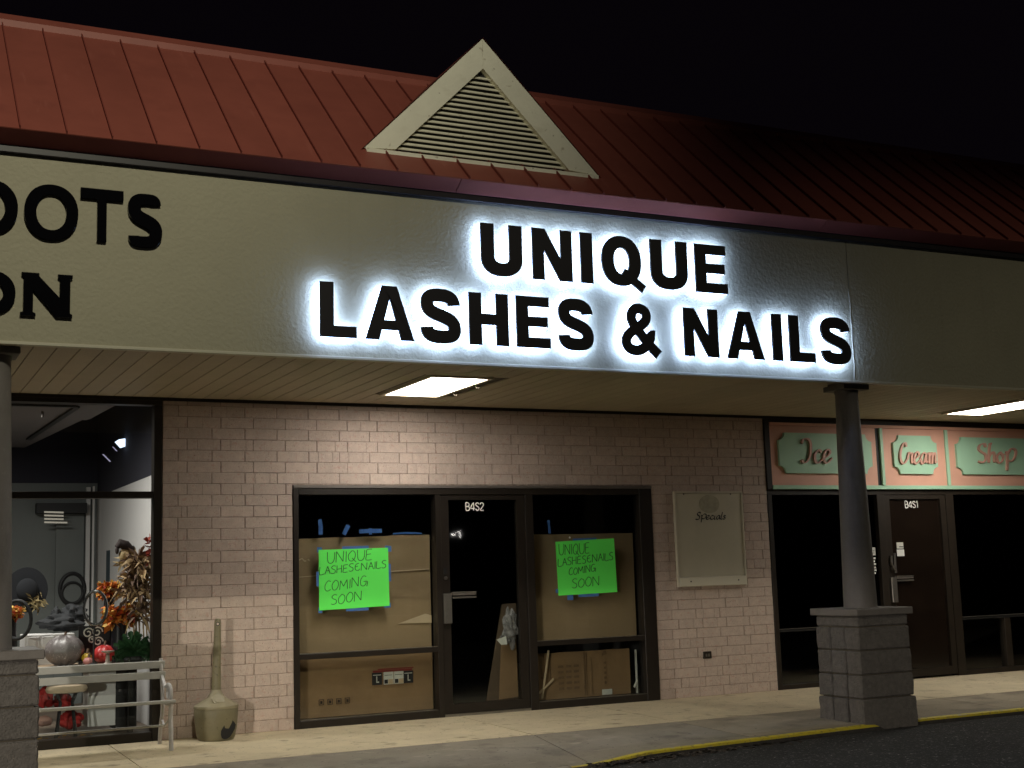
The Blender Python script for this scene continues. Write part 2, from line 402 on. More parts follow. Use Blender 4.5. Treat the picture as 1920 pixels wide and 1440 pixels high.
def glyph(ch, w, h, t):
    """list of ('poly', outline, holes) or ('rib', points, width)"""
    if ch == 'I': return [('poly', [(0, 0), (w, 0), (w, h), (0, h)], [])]
    if ch == 'L': return [('poly', [(0, 0), (w, 0), (w, t * .80), (t, t * .80), (t, h), (0, h)], [])]
    if ch == 'H':
        a, b = h * .39, h * .60
        return [('poly', [(0, 0), (t, 0), (t, a), (w - t, a), (w - t, 0), (w, 0), (w, h), (w - t, h), (w - t, b), (t, b), (t, h), (0, h)], [])]
    if ch == 'E':
        b = t * .76; m0 = h * .50 - b / 2 + .01 * h
        return [('poly', [(0, 0), (w, 0), (w, b), (t, b), (t, m0), (w * .93, m0), (w * .93, m0 + b * .97), (t, m0 + b * .97), (t, h - b), (w * .975, h - b), (w * .975, h), (0, h)], [])]
    if ch == 'N':
        return [('poly', [(0, 0), (t * .93, 0), (t * .93, h * .58), (w - t * 1.02, 0), (w, 0), (w, h), (w - t * .93, h), (w - t * .93, h * .44), (t * 1.02, h), (0, h)], [])]
    if ch == 'A':
        fx = .275
        return [('poly', [(0, 0), (w * fx, 0), (w * .335, h * .185), (w * .675, h * .185), (w * (1 - fx), 0), (w, 0), (w * .655, h), (w * .345, h)],
                 [[(w * .385, h * .365), (w * .615, h * .365), (w * .50, h * .755)]])]
    if ch == 'U':
        ro = h * .36
        o = [(0, h)] + sup(w / 2, ro, w / 2, ro, 18, 2.3, math.pi, 2 * math.pi, True) + [(w, h), (w - t, h)]
        o += list(reversed(sup(w / 2, ro, w / 2 - t, ro - t * .92, 14, 2.2, math.pi, 2 * math.pi, True))) + [(t, h)]
        return [('poly', o, [])]
    if ch == 'O': return [('poly', sup(w / 2, h / 2, w / 2, h / 2, 40, 2.15), [sup(w / 2, h / 2, w / 2 - t, h / 2 - t * .9, 32, 2.15)])]
    if ch == 'Q':
        g = [('poly', sup(w * .47, h / 2, w * .47, h / 2, 40, 2.2), [sup(w * .47, h / 2, w * .47 - t, h / 2 - t * .88, 32, 2.2)])]
        g.append(('rib', [(w * .50, h * .285), (w * .985, h * -.04)], t * .62)); return g
    if ch == 'S': return [('rib', s_path(w, h, t * .95), t * .95)]
    if ch == '&':
        p = [(.945, .0), (.70, .21), (.50, .42), (.34, .60), (.285, .76), (.36, .895), (.50, .925), (.63, .87), (.665, .755), (.60, .645), (.45, .545),
             (.27, .44), (.155, .32), (.15, .19), (.25, .095), (.42, .075), (.58, .135), (.70, .25), (.77, .385), (.865, .39)]
        return [('rib', smooth_pts([(x * w, z * h) for x, z in p], 4), t * .80)]
    if ch == 'T':
        return [('poly', [(w * .39, 0), (w * .61, 0), (w * .61, h * .80), (w, h * .80), (w, h), (0, h), (0, h * .80), (w * .39, h * .80)], [])]
    if ch == 's':      # humanist S with a heavy spine
        p = s_path(w, h, t, .80, .20)
        n = len(p); wd = [t * (.95 + .28 * math.sin(math.pi * i / (n - 1)) ** 2) for i in range(n)]
        return [('rib', p, wd)]
    if ch == 'n':      # flared serif N
        e = .035
        return [('poly', [(-e, 0), (.235 + e, 0), (.235 + e, .07), (.215, .10), (.215, .60), (.68, .0), (1.0, 0), (1.0, .08), (.955, .11), (.955, .90), (1.0, .92), (1.0, 1.0),
                          (.70, 1.0), (.70, .92), (.74, .89), (.74, .46), (.33, .93), (.33, 1.0), (-.02, 1.0), (-.02, .93), (.02, .90), (.02, .10), (-e, .08)], [])]
    return []
def place_glyph(mb, g, x0, z0, y0, y1, sx=1.0, sz=1.0, fn=None, mi=0, back=True):
    k = 0
    for it in g:
        d = .0015 * k; k += 1
        if it[0] == 'poly':
            mb.prism([(x0 + x * sx, z0 + z * sz) for x, z in it[1]], y0 - d, y1, [[(x0 + x * sx, z0 + z * sz) for x, z in h] for h in it[2]], fn, mi, back)
        else:
            mb.ribbon([(x0 + x * sx, z0 + z * sz) for x, z in it[1]], it[2], y0 - d, y1, fn, 2e-5, mi)

# stroke lettering (handwriting, numbers, script)
HAND = {
 'U': ([[(0, 1), (.02, .3), (.14, 0), (.36, .02), (.5, .35), (.52, .95)]], .62),
 'N': ([[(0, 0), (.03, 1)], [(.03, 1), (.5, .04)], [(.5, .04), (.53, 1)]], .66),
 'I': ([[(.05, 0), (.07, .95)]], .2),
 'Q': ([[(.25, .95), (.02, .6), (.06, .15), (.28, .02), (.48, .3), (.5, .7), (.36, .95), (.2, .93)], [(.28, .3), (.58, -.1)]], .66),
 'E': ([[(.42, 1), (.06, .96), (.03, .5), (0, .02), (.4, 0)], [(.03, .52), (.34, .55)]], .52),
 'L': ([[(.02, 1), (0, .02), (.42, .04)]], .48),
 'A': ([[(0, 0), (.24, 1)], [(.24, 1), (.48, 0)], [(.1, .4), (.4, .42)]], .56),
 'S': ([[(.42, .92), (.2, 1), (.04, .8), (.16, .58), (.36, .42), (.36, .12), (.16, 0), (0, .1)]], .52),
 'H': ([[(.02, 1), (0, 0)], [(.44, 1), (.42, 0)], [(.02, .5), (.42, .54)]], .58),
 '&': ([[(.40, .98), (.14, .86), (.05, .52), (.10, .16), (.34, .02), (.46, .22)], [(.06, .52), (.30, .60)]], .60),
 'C': ([[(.46, .88), (.26, 1), (.04, .66), (.02, .24), (.2, 0), (.46, .12)]], .56),
 'O': ([[(.25, .98), (.02, .6), (.06, .12), (.28, .01), (.48, .35), (.46, .8), (.25, .98)]], .6),
 'M': ([[(0, 0), (.06, .95)], [(.06, .95), (.3, .32)], [(.3, .32), (.56, .98)], [(.56, .98), (.62, 0)]], .74),
 'G': ([[(.46, .9), (.24, 1), (.03, .62), (.06, .14), (.28, .02), (.44, .2), (.46, .42)], [(.26, .44), (.56, .42), (.52, -.05)]], .64),
}
NUMS = {
 'B': ([[(0, 0), (0, 1), (.3, .98), (.4, .76), (.3, .54), (0, .52)], [(.02, .52), (.34, .5), (.45, .26), (.34, .02), (0, 0)]], .58),
 '4': ([[(.36, 0), (.36, 1), (0, .3), (.5, .3)]], .62),
 'S': ([[(.4, .8), (.3, .97), (.1, .96), (.02, .76), (.14, .58), (.34, .44), (.42, .24), (.3, .03), (.1, .03), (.0, .22)]], .56),
 '2': ([[(.0, .76), (.08, .95), (.3, .98), (.42, .78), (.34, .55), (.0, .02), (.44, .02)]], .56),
 '1': ([[(.0, .78), (.2, 1), (.2, 0)]], .36),
}
SCRIPT = {
 'I': ([[(.0, .80), (.06, .96), (.22, 1), (.34, .93)], [(.34, .93), (.40, .72), (.38, .32), (.26, .06), (.10, .0), (.02, .12)]], .54),
 'C': ([[(.40, .80), (.36, .97), (.24, .95), (.10, .66), (.06, .30), (.16, .03), (.32, .02), (.44, .18)]], .46),
 'S': ([[(.34, .80), (.30, .97), (.10, .92), (.03, .70), (.16, .54), (.33, .42), (.36, .18), (.22, .0), (.02, .05)]], .46),
 'c': ([[(.34, .44), (.22, .54), (.06, .34), (.08, .07), (.22, .0), (.42, .16)]], .40),
 'r': ([[(.0, .16), (.10, .52), (.16, .46), (.28, .50), (.26, .30), (.28, .05), (.36, .08)]], .34),
 'e': ([[(.0, .16), (.22, .28), (.34, .46), (.22, .56), (.08, .36), (.08, .08), (.22, .0), (.44, .20)]], .42),
 'a': ([[(.34, .46), (.20, .52), (.05, .30), (.08, .04), (.20, .04), (.34, .42)], [(.36, .52), (.34, .08), (.46, .12)]], .44),
 'm': ([[(.0, .44), (.08, .50), (.08, .0)], [(.08, .30), (.20, .52), (.26, .44), (.26, .0)], [(.26, .30), (.38, .52), (.45, .42), (.45, .06), (.54, .12)]], .50),
 'h': ([[(.16, .96), (.10, .98), (.06, .60), (.04, .0)], [(.05, .28), (.20, .54), (.30, .44), (.30, .06), (.40, .10)]], .38),
 'o': ([[(.20, .54), (.04, .30), (.10, .02), (.26, .04), (.34, .30), (.20, .54), (.30, .44), (.44, .46)]], .42),
 'p': ([[(.04, .54), (.12, .50), (.10, -.40)], [(.10, .34), (.30, .74), (.52, .66), (.50, .36), (.34, .10), (.14, .12)]], .5),
 'l': ([[(.14, 1), (.04, .1), (.12, .0), (.2, .08)]], .22),
 'i': ([[(.08, .5), (.03, .1), (.10, .0), (.18, .08)]], .22),
}
def letters(mb, text, font, x0, z0, total, h, wid, y0, y1, fn=None, slant=0.0, rise=0.0, jit=0.0, smooth=4, nib=None, mi=0, spacing=1.0):
    adv = sum(font[c][1] * spacing for c in text); k = total / adv; x = 0
    for c in text:
        st, a = font[c]
        jz = random.uniform(-jit, jit) * h; js = 1 + random.uniform(-jit, jit)
        for p in st:
            q = [(x0 + (x + px) * k + slant * pz * h, z0 + jz + pz * h * js + rise * (x + px) / adv) for px, pz in p]
            if smooth and len(q) > 2: q = smooth_pts(q, smooth)
            w = wid
            if nib is not None:
                w = []
                for i in range(len(q)):
                    a0, b0 = q[max(i - 1, 0)], q[min(i + 1, len(q) - 1)]
                    w.append(wid * (.35 + .75 * abs(math.sin(math.atan2(b0[1] - a0[1], b0[0] - a0[0]) - nib))))
            mb.ribbon(q, w, y0, y1, fn, 1e-6 if y0 != y1 else 0, mi)
        x += a * spacing

# ================================================================== GROUND
def kerb_y(X): return -2.985 + (X - 2.4) * 0.098 if X < 6 else -2.632 + (X - 6) * .004
ZA = -0.114
g = MB(); g.box(-150, 150, -160, 120, ZA - .5, ZA)
structure(g.build('asphalt_ground', ASPHALT))
def kh(X):                                    # kerb reveal above the asphalt
    if X < 2.25: return .005
    if X < 3.05: t = (X - 2.25) / .8; return .005 + .052 * t * t * (3 - 2 * t)
    return .057
side = structure(link('sidewalk', None))
def zg(Y): return .02 * Y
def slab(x0, x1, ya, yb, m, outer=False, x0b=None, x1b=None):
    """sidewalk slab between Y=ya (near wall) and yb; outer slabs follow the kerb"""
    gp = .005; n = 8 if outer else 1
    x0b = x0 if x0b is None else x0b; x1b = x1 if x1b is None else x1b
    vs, fs = [], []
    for i in range(n + 1):
        t = i / n; xa = x0 + gp + (x1 - x0 - 2 * gp) * t; xb = x0b + gp + (x1b - x0b - 2 * gp) * t
        if outer: y2 = kerb_y(xb) + .10; z2 = ZA + kh(xb)
        else: y2 = yb + gp; z2 = zg(yb)
        vs += [(xa, ya - gp, zg(ya)), (xb, y2, z2), (xa, ya - gp, -.2), (xb, y2, -.2)]
    for i in range(n):
        a, b = 4 * i, 4 * i + 4
        fs += [(a, a + 1, b + 1, b), (a + 1, a + 3, b + 3, b + 1), (a + 2, a, b, b + 2)]
    e = 4 * n; fs += [(0, 2, 3, 1), (e, e + 1, e + 3, e + 2)]
    mb = MB(); mb._add(vs, fs); return mb.build('slab', m, side)
xs_in = [-9.0, -6.3, -3.6, -.66, 2.62, 4.09, 7.2, 10.2, 13.2, 16.2, 20]
for a, b in zip(xs_in[:-1], xs_in[1:]): slab(a, b, .12, -1.58, CONC)
xs_out = [-9.0, -6.3, -3.6, -.62, 2.62, 4.09, 7.2, 10.2, 13.2, 16.2, 20]
for a, b in zip(xs_out[:-1], xs_out[1:]):
    slab(a, b, -1.58, 0, CONCO if -1 < a < 4.0 else CONCM, True, a - (.2 if a == 2.62 else .04), b - (.2 if b == 2.62 else .04))
g = MB(); g.box(-9, 20, -2.55, .13, -.4, -.135); structure(g.build('sidewalk_bed', JOINT))
# kerb: painted top strip, tapering into the ramp
vs, fs = [], []
N = 60
for i in range(N + 1):
    X = 2.22 + (20 - 2.22) * (i / N) ** 1.6; y = kerb_y(X); z = ZA + kh(X)
    vs += [(X, y + .095, z + .002), (X, y + .030, z + .002), (X, y, z - .007), (X, y - .002, max(z - .026, ZA + .002)), (X, y - .006, ZA - .1)]
for i in range(N):
    a, b = 5 * i, 5 * i + 5; fs += [(a + k, a + k + 1, b + k + 1, b + k) for k in range(4)]
g = MB(); g._add(vs, fs, 0)
g.mi = [(1, 0, 0, 2)[k % 4] for k in range(len(fs))]
structure(g.build('kerb', [YELLOW, CONCO, GRIME], smooth=True))
# ramp lip left of the kerb
g = MB(); vs, fs = [], []
for i in range(13):
    X = -9 + 11.22 * i / 12; vs += [(X, kerb_y(X) + .10, ZA + .006), (X, kerb_y(X), ZA + .003)]
for i in range(12): fs.append((2 * i, 2 * i + 1, 2 * i + 3, 2 * i + 2))
g._add(vs, fs); structure(g.build('ramp_lip', CONCO))
# leaf litter in the gutter
g = MB()
for i in range(520):
    X = 2.35 + abs(random.gauss(0, .95)); y = kerb_y(X) - .015 - abs(random.gauss(0, .075)); a = random.uniform(0, 6.3); l = random.uniform(.012, .034)
    c = Vector((X, y, ZA + random.uniform(.004, .018))); d = Vector((math.cos(a), math.sin(a), random.uniform(-.3, .3))) * l; e = Vector((-math.sin(a), math.cos(a), random.uniform(-.6, .6))) * l * .5
    g._add([c - d, c + e, c + d, c - e], [(0, 1, 2, 3)])
o = g.build('leaf_litter', DEBRIS); tag(o, 'dark leaf litter lying along the foot of the yellow kerb', 'litter'); o['kind'] = 'stuff'

# ================================================================== BUILDING
BX0, BX1 = -9.0, 19.0
bld = thing('strip_mall_building', 'strip mall with pink painted brick front, cream fascia and red metal roof', 'building', (0, 0, 0))
# --- brick wall
BL, BH = .3048, .1016
OPX0, OPX1, OPZ = .985, 4.905, 2.222
WX0, WX1, WZ = -.222, 6.425, 3.012
g = MB()
g.box(WX0 + .004, OPX0 - .004, .0036, .20, -.05, WZ); g.box(OPX1 + .004, WX1 - .004, .0036, .20, -.05, WZ); g.box(OPX0 - .004, OPX1 + .004, .0036, .20, OPZ + .004, WZ)
wall = g.build('brick_wall', MORTAR, bld)
brick_cache = {}
def brick_mesh(w, h, kind):
    key = (round(w, 3), round(h, 3), kind)
    if key in brick_cache: return brick_cache[key]
    j = .0020; jx = .0042; c = .0026; mb = MB()
    def one(x0, x1):
        y = -.001
        vs = [(x0, .02, 0), (x1, .02, 0), (x1, .02, h - 2 * j), (x0, .02, h - 2 * j), (x0, y + c, 0), (x1, y + c, 0), (x1, y + c, h - 2 * j), (x0, y + c, h - 2 * j),
              (x0 + c, y, c), (x1 - c, y, c), (x1 - c, y, h - 2 * j - c), (x0 + c, y, h - 2 * j - c)]
        mb._add(vs, [(0, 1, 5, 4), (1, 2, 6, 5), (2, 3, 7, 6), (3, 0, 4, 7), (4, 5, 9, 8), (5, 6, 10, 9), (6, 7, 11, 10), (7, 4, 8, 11), (8, 9, 10, 11)])
    W_ = w - 2 * jx
    if kind == 0 or W_ < .2: one(0, W_)
    else:
        s = {1: [.45], 2: [.3, .78], 3: [.62]}[kind]; cuts = [0] + s + [1]
        for a, b in zip(cuts[:-1], cuts[1:]): one(W_ * a + (.0006 if a else 0), W_ * b - (.0006 if b < 1 else 0))
    brick_cache[key] = mb.mesh('brick', BRICK); return brick_cache[key]
allb = []
for n in range(30):
    z0 = n * BH; h = min(BH, WZ - z0)
    spans = [(WX0, OPX0), (OPX1, WX1)] if z0 + BH * .6 < OPZ else [(WX0, WX1)]
    off = 0 if (28 - n) % 2 == 1 else -.265 * BL
    for a, b in spans:
        k = math.floor((a - off) / BL); x = a
        while x < b - 1e-6:
            nx = min((k + 1) * BL + off, b)
            if nx - x < .03: k += 1; nx = min((k + 1) * BL + off, b)
            if 0 < b - nx < .03: nx = b
            allb.append((x, nx - x, z0, h)); x = nx; k += 1
allb.sort(key=lambda t: (Vector((t[0], 0, t[2])) - C).length)
rest = MB()
for i, (x, w, z, h) in enumerate(allb):
    kind = 0 if random.random() < .74 else random.choice((1, 2, 3))
    dy = random.uniform(-.0030, .0022)
    if i < 300: link('brick', brick_mesh(w, h, kind), wall, (x + .0042 + random.uniform(-.0016, .0016), dy, z + .0020 + random.uniform(-.0012, .0012)))
    else:
        me = brick_mesh(w, h, kind); rest._add([(v.co.x + x + .0042, v.co.y + dy, v.co.z + z + .0020) for v in me.vertices], [tuple(p.vertices) for p in me.polygons])
o = rest.build('brick_courses', BRICK, wall); o['kind'] = 'stuff'

# --- fascia, soffit, eave
FY, FZ0, FZ1 = -2.58, 2.995, 4.378
g = MB()
for a, b in ((BX0, 5.545), (5.552, BX1)): g.box(a, b, FY, FY + .12, FZ0 + .012, FZ1)
fas = g.build('fascia', STUCCO, bld)
pts = [(5.548 + .010 * noise.noise(Vector((0, 0, z * 9))), z) for z in [FZ0 + .02 + i * .036 for i in range(24)]]
g = MB(); g.ribbon(pts, [.007 + .010 * abs(noise.noise(Vector((3, 0, i * .7)))) for i in range(24)], FY - .006, FY + .01); g.build('stucco_ridge', TRIMCREAM, fas)
g = MB(); g.box(BX0, BX1, FY - .012, FY + .05, FZ0 - .010, FZ0 + .013); g.build('drip_trim', TRIMCREAM, fas, bevel=.003)
SZ = 3.012
soff = MB().box(BX0, BX1, FY + .12, .19, SZ + .012, SZ + .03).build('soffit', JOINT, bld)
plank = None; x = -4.6; w = .158
LIGHTS = [(1.905, -1.27), (8.74, -1.27)]
pm = {}
i = 0
while x < 11.4:
    cut = [L for L in LIGHTS if x + w > L[0] - .30 and x < L[0] + .30]
    segs = [(FY + .051, -.004)] if not cut else [(FY + .051, cut[0][1] - .607), (cut[0][1] + .607, -.004)]
    for ya, yb in segs:
        key = (round(ya, 3), round(yb, 3))
        if key not in pm:
            mb = MB(); mb.box(.002, w - .004, ya, yb, 0, .011); pm[key] = mb.mesh('soffit_plank', SOFFIT, bevel=.002)
        link('soffit_plank', pm[key], soff, (x, 0, SZ))
    x += w; i += 1
for a, b in ((BX0, -4.6), (x, BX1)):
    MB().box(a, b, FY + .051, -.004, SZ, SZ + .011).build('soffit_panel', SOFFIT, soff)
MB().box(BX0, BX1, -.020, -.0045, SZ - .030, SZ - .001).build('wall_moulding', BROWNFRAME, soff)
# eave box
YE, ZE, SL = -2.75, 4.462, .88
YR = -1.125; ZR = ZE + SL * (YR - YE)
eave = MB().box(BX0, BX1, FY - .02, FY + .10, 4.379, 4.392).build('eave', DARKTRIM, bld)
MB().box(BX0, BX1, FY - .036, FY - .0015, 4.324, 4.376).build('eave_moulding', DARKTRIM, eave, bevel=.006)
xx = 1.552 - 3.66 * 3
while xx < BX1:
    et = MB(); p_ = [(xx + .002, YE, ZE - .004), (xx + 3.655, YE, ZE - .004), (xx + 3.655, FY - .040, 4.377), (xx + .002, FY - .040, 4.377)]
    et._add(p_ + [(a_, b_ + .012, c_ + .010) for a_, b_, c_ in p_], [(0, 3, 2, 1), (4, 5, 6, 7), (0, 1, 5, 4), (2, 3, 7, 6), (1, 2, 6, 5), (3, 0, 4, 7)]); et.build('eave_trim', EAVERED, eave); xx += 3.66
# --- roof with single standing seam pans
n_up = Vector((0, -SL, 1)).normalized(); sl = Vector((0, YR - YE, ZR - ZE))
g = MB(); g._add([(BX0, YE + .02, ZE - .014), (BX1, YE + .02, ZE - .014), (BX1, YR, ZR - .03), (BX0, YR, ZR - .03), (BX1, YR + 2.4, 4.3), (BX0, YR + 2.4, 4.3)], [(0, 1, 2, 3), (3, 2, 4, 5)])
roof = g.build('roof', ROOFRED, bld)
pan = MB(); PW = .3065
a, b = Vector((0, YE - .012, ZE - .0105)), Vector((0, YR, ZR))
pan.obox(Vector((PW / 2, 0, 0)) + (a + b) / 2, (PW / 2 - .0005, 0, 0), (b - a) / 2, n_up * .004)
panm = pan.mesh('roof_panel', ROOFRED)
rib = MB(); rib.obox((a + b) / 2 + n_up * .013, (.0045, 0, 0), (b - a) / 2, n_up * .012); ribm = rib.mesh('seam_rib', RIBRED)
x = -1.452 - PW * 16
ribs_x = []
while x < 17.5:
    link('roof_panel', panm, roof, (x, 0, 0)); link('seam_rib', ribm, roof, (x, 0, 0)); ribs_x.append(x); x += PW
g = MB(); g.obox(Vector(((BX0 + BX1) / 2, YR - .02, ZR + .022)), ((BX1 - BX0) / 2, 0, 0), Vector((0, .075, .055)), n_up * .006)
g.box(BX0, BX1, YR - .101, YR - .094, ZR - .105, ZR - .028); g.build('ridge_cap', ROOFRED, roof)
# gutter bracket nubs on the eave (seam ends)
# --- gable vent
GY = -2.48; GB = 4.700; GA = 5.765; GX0, GX1, GXM = .824, 2.942, 1.882
gab = MB()
gab._add([(GX0 + .03, GY + .03, GB), (GX1 - .03, GY + .03, GB), (GXM, GY + .03, GA - .04)], [(0, 1, 2)])
gab = gab.build('gable_vent', BLACK, bld)
IN = [(1.088, 4.722), (2.662, 4.722), (1.879, 5.506)]
for s, nm in ((-1, 'rake_board'), (1, 'rake_board')):
    ex = GX0 if s < 0 else GX1; ix = IN[0][0] if s < 0 else IN[1][0]
    poly = [(ex, GB), (ix, GB + .018), (IN[2][0] + s * .001, IN[2][1]), (GXM + s * .0012, GA)]
    if s > 0: poly = [poly[1], poly[0], poly[3], poly[2]]
    MB().prism(poly, GY - .03, GY + .05).build(nm, GABLECREAM, gab)
MB().prism([(GX0 + .02, GB - .042), (GX1 - .005, GB - .042), (GX1, GB - .002), (GX0, GB - .002)], GY - .045, GY + .06).build('sill_board', GABLECREAM, gab)
nl = 17
for i in range(nl):
    z = IN[0][1] + .012 + (IN[2][1] - IN[0][1] - .05) * i / nl
    t = (z - IN[0][1]) / (IN[2][1] - IN[0][1]); xa = IN[0][0] + (IN[2][0] - IN[0][0]) * t - .012; xb = IN[1][0] + (IN[2][0] - IN[1][0]) * t + .012
    MB().obox(((xa + xb) / 2, GY + .012 + random.uniform(-.002, .002), z + .010), ((xb - xa) / 2, 0, 0), (0, .016, .0135), (0, -.0022, .0026)).build('louver_slat', GABLECREAM, gab)
yb = YE + (GA - ZE) / SL
g = MB()
g._add([(GX0 - .03, GY - .035, GB - .02), (GXM, GY - .035, GA + .012), (GXM, yb, GA + .012), (GX0 - .03, GY - .0, GB - .02),
        (GX1 + .03, GY - .035, GB - .02), (GX1 + .03, GY - .0, GB - .02)], [(0, 1, 2, 3), (4, 5, 2, 1)])
g.build('dormer_roof', ROOFRED, gab)
# --- shell behind the front: rear wall, roof deck, partitions
sh = MB(); sh.box(BX0, BX1, 9.0, 9.2, -.2, 4.3); sh.box(BX0 - .2, BX0, FY + .2, 9.2, -.2, 4.3); sh.box(BX1, BX1 + .2, FY + .2, 9.2, -.2, 4.3); sh.box(BX0, BX1, YR, 9.2, 4.3, 4.4)
sh.box(6.43, 6.53, .21, 9.0, -.1, 4.3); sh.box(-.04, .06, .21, 9.0, -.1, 4.3)
MB().box(-.05, BX1, .13, 9.0, -.12, .004).build('shop_floor', mat('worn_floor_tile', (.24, .20, .14), .6, var=.3, scale=3), bld)
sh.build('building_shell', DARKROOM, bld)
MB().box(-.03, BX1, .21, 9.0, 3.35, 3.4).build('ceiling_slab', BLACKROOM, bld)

DOORFILM = mat('brown_door_film', (.015, .0095, .0065), .18, var=.3, scale=3, spec=.5)
# ================================================================== STOREFRONTS (parts of the building)
def pane(parent, x0, x1, z0, z1, y=.052, m=GLASS):
    return MB().box(x0, x1, y, y + .006, z0, z1).build('glass_pane', m, parent)
def bars(parent, lst, m=BRONZE, bev=.003):
    for nm, x0, x1, y0, y1, z0, z1 in lst: MB().box(x0, x1, y0, y1, z0, z1).build(nm, m, parent, bevel=bev)
# middle shop
f2 = MB().box(.982, 4.908, -.022, .02, 2.196, 2.224).build('nail_shop_front', FLASH, bld, bevel=.003)
bars(f2, [('jamb', .984, 1.036, -.014, .11, -.02, 2.195), ('jamb', 4.752, 4.906, -.014, .11, -.02, 2.195),
          ('head', 1.037, 4.751, -.010, .11, 2.135, 2.194), ('sill', 1.037, 2.417, -.010, .11, -.03, .070), ('sill', 3.492, 4.751, -.010, .11, -.03, .070),
          ('mullion', 2.418, 2.474, -.012, .11, -.03, 2.134), ('mullion', 3.402, 3.491, -.012, .11, -.03, 2.134),
          ('mid_rail', 1.037, 2.417, -.006, .10, .618, .666), ('mid_rail', 3.492, 4.751, -.006, .10, .618, .664)])
pane(f2, 1.037, 2.417, .670, 2.134); pane(f2, 1.037, 2.417, .071, .617); pane(f2, 3.492, 4.751, .668, 2.134); pane(f2, 3.492, 4.751, .071, .617)
for x0, x1, z in ((1.037, 2.417, .6685), (3.492, 4.751, .6665), (3.50, 4.75, .0725), (1.05, 2.41, .0725)):
    MB().box(x0, x1, -.004, .046, z, z + .004).build('glazing_bead', ALU, f2)
MB().box(2.475, 3.401, -.008, .11, -.03, .022).build('threshold', ALU, f2)
def door(name, x0, x1, z1, stile, m, gm, num, nx, nz, nw, nh):
    d = MB()
    y0, y1 = .006, .060
    d.box(x0, x0 + stile, y0, y1, .024, z1); d.box(x1 - stile, x1, y0, y1, .024, z1); d.box(x0 + stile, x1 - stile, y0, y1, z1 - .045, z1); d.box(x0 + stile, x1 - stile, y0, y1, .024, .118)
    d = d.build(name, m, bld)
    pane(d, x0 + stile, x1 - stile, .119, z1 - .046, .03, gm)
    h = MB(); h.box(x0 + .004, x0 + .085, -.030, -.020, .885, 1.172); h.box(x0 + .004, x0 + .016, -.020, .005, .885, 1.172); h.build('pull_handle', ALU, d, bevel=.003)
    h = MB(); h.box(x0 + .10, x0 + .355, -.012, .028, 1.150, 1.186); h.build('push_bar', FLASH, d, bevel=.004)
    h = MB(); h.box(x0 + .10, x0 + .355, -.016, -.0125, 1.176, 1.186); h.box(x0 + .10, x0 + .355, -.016, -.0125, 1.122, 1.140); h.build('push_bar_trim', ALU, d)
    h = MB(); h.lathe([(.004, -.002), (.017, 0), (.017, .012), (.0, .013)], 0, 0, 14)
    lk = h.mesh('lock_cylinder', ALU); lo = link('lock_cylinder', lk, d, (x0 + .036, .003, 1.322)); lo.rotation_euler = (math.pi / 2, 0, 0)
    h = MB(); h.box(x0 + .018, x0 + .054, -.004, .006, 1.36, 1.42); h.build('lock_plate', BLACK, d)
    h = MB(); letters(h, num, NUMS, nx, nz, nw, nh,   .0112, .024, .027, smooth=3); h.build('door_number', WHITEV, d)
    MB().box(x1 - stile + .004, x1 - stile + .010, .022, .030, 1.90, z1 - .05).build('weather_strip', FLASH, d)
    return d
d2 = door('glass_door', 2.479, 3.398, 2.128, .085, BRONZE, GLASS, 'B4S2', 2.762, 1.979, .205, .076)
# ice cream shop front
f1 = MB().box(6.428, 16, .010, .12, 2.130, 2.186).build('ice_cream_shop_front', BROWNFRAME, bld)
bars(f1, [('jamb', 6.428, 6.488, -.006, .13, -.02, 2.129), ('sill', 6.489, 7.99, .0, .12, -.03, .052), ('sill', 9.176, 15, .0, .12, -.03, .056),
          ('mullion', 7.991, 8.098, -.004, .12, -.03, 2.129), ('mullion', 9.052, 9.175, -.004, .12, -.03, 2.129),
          ('post', 9.86, 9.96, .010, .11, .057, .640), ('mullion', 11.2, 11.3, -.004, .12, .057, 2.129)], BROWNFRAME)
bars(f1, [('mid_rail', 6.489, 7.99, .004, .10, .618, .646), ('mid_rail', 9.176, 11.19, .004, .10, .641, .670)], BLACK)
for x0, x1, z in ((6.489, 7.99, .6475), (9.176, 11.19, .6715)): MB().box(x0, x1, -.003, .03, z, z + .006).build('glazing_bead', ALU, f1)
pane(f1, 6.489, 7.99, .655, 2.129, m=GLASSD); pane(f1, 6.489, 7.99, .053, .617); pane(f1, 9.176, 11.19, .68, 2.129, m=GLASSD); pane(f1, 9.176, 9.859, .057, .64); pane(f1, 9.961, 11.19, .057, .64, m=GLASSD)
d1 = door('brown_door', 8.102, 9.048, 2.122, .082, BROWNFRAME, DOORFILM, 'B4S1', 8.440, 1.975, .205, .076)
g = MB(); g.box(8.265, 8.365, .023, .028, 1.500, 1.572, 0); g.box(8.262, 8.372, .023, .028, 1.412, 1.488, 1); g.box(8.258, 8.262, .022, .027, 1.50, 1.574, 2); g.box(8.30, 8.36, .021, .0225, 1.515, 1.525, 2)
g.build('door_sticker', [LABELW, WHITEV, LABELB], d1)
g = MB(); g.box(8.120, 8.150, -.025, .004, 1.34, 1.42); g.box(8.185, 8.215, -.008, .004, 1.22, 1.45); g.tube([(8.135, -.02, 1.34), (8.15, -.025, 1.28), (8.19, -.012, 1.25)], .010, 8); g.build('latch_guard', ALU, d1, bevel=.002)
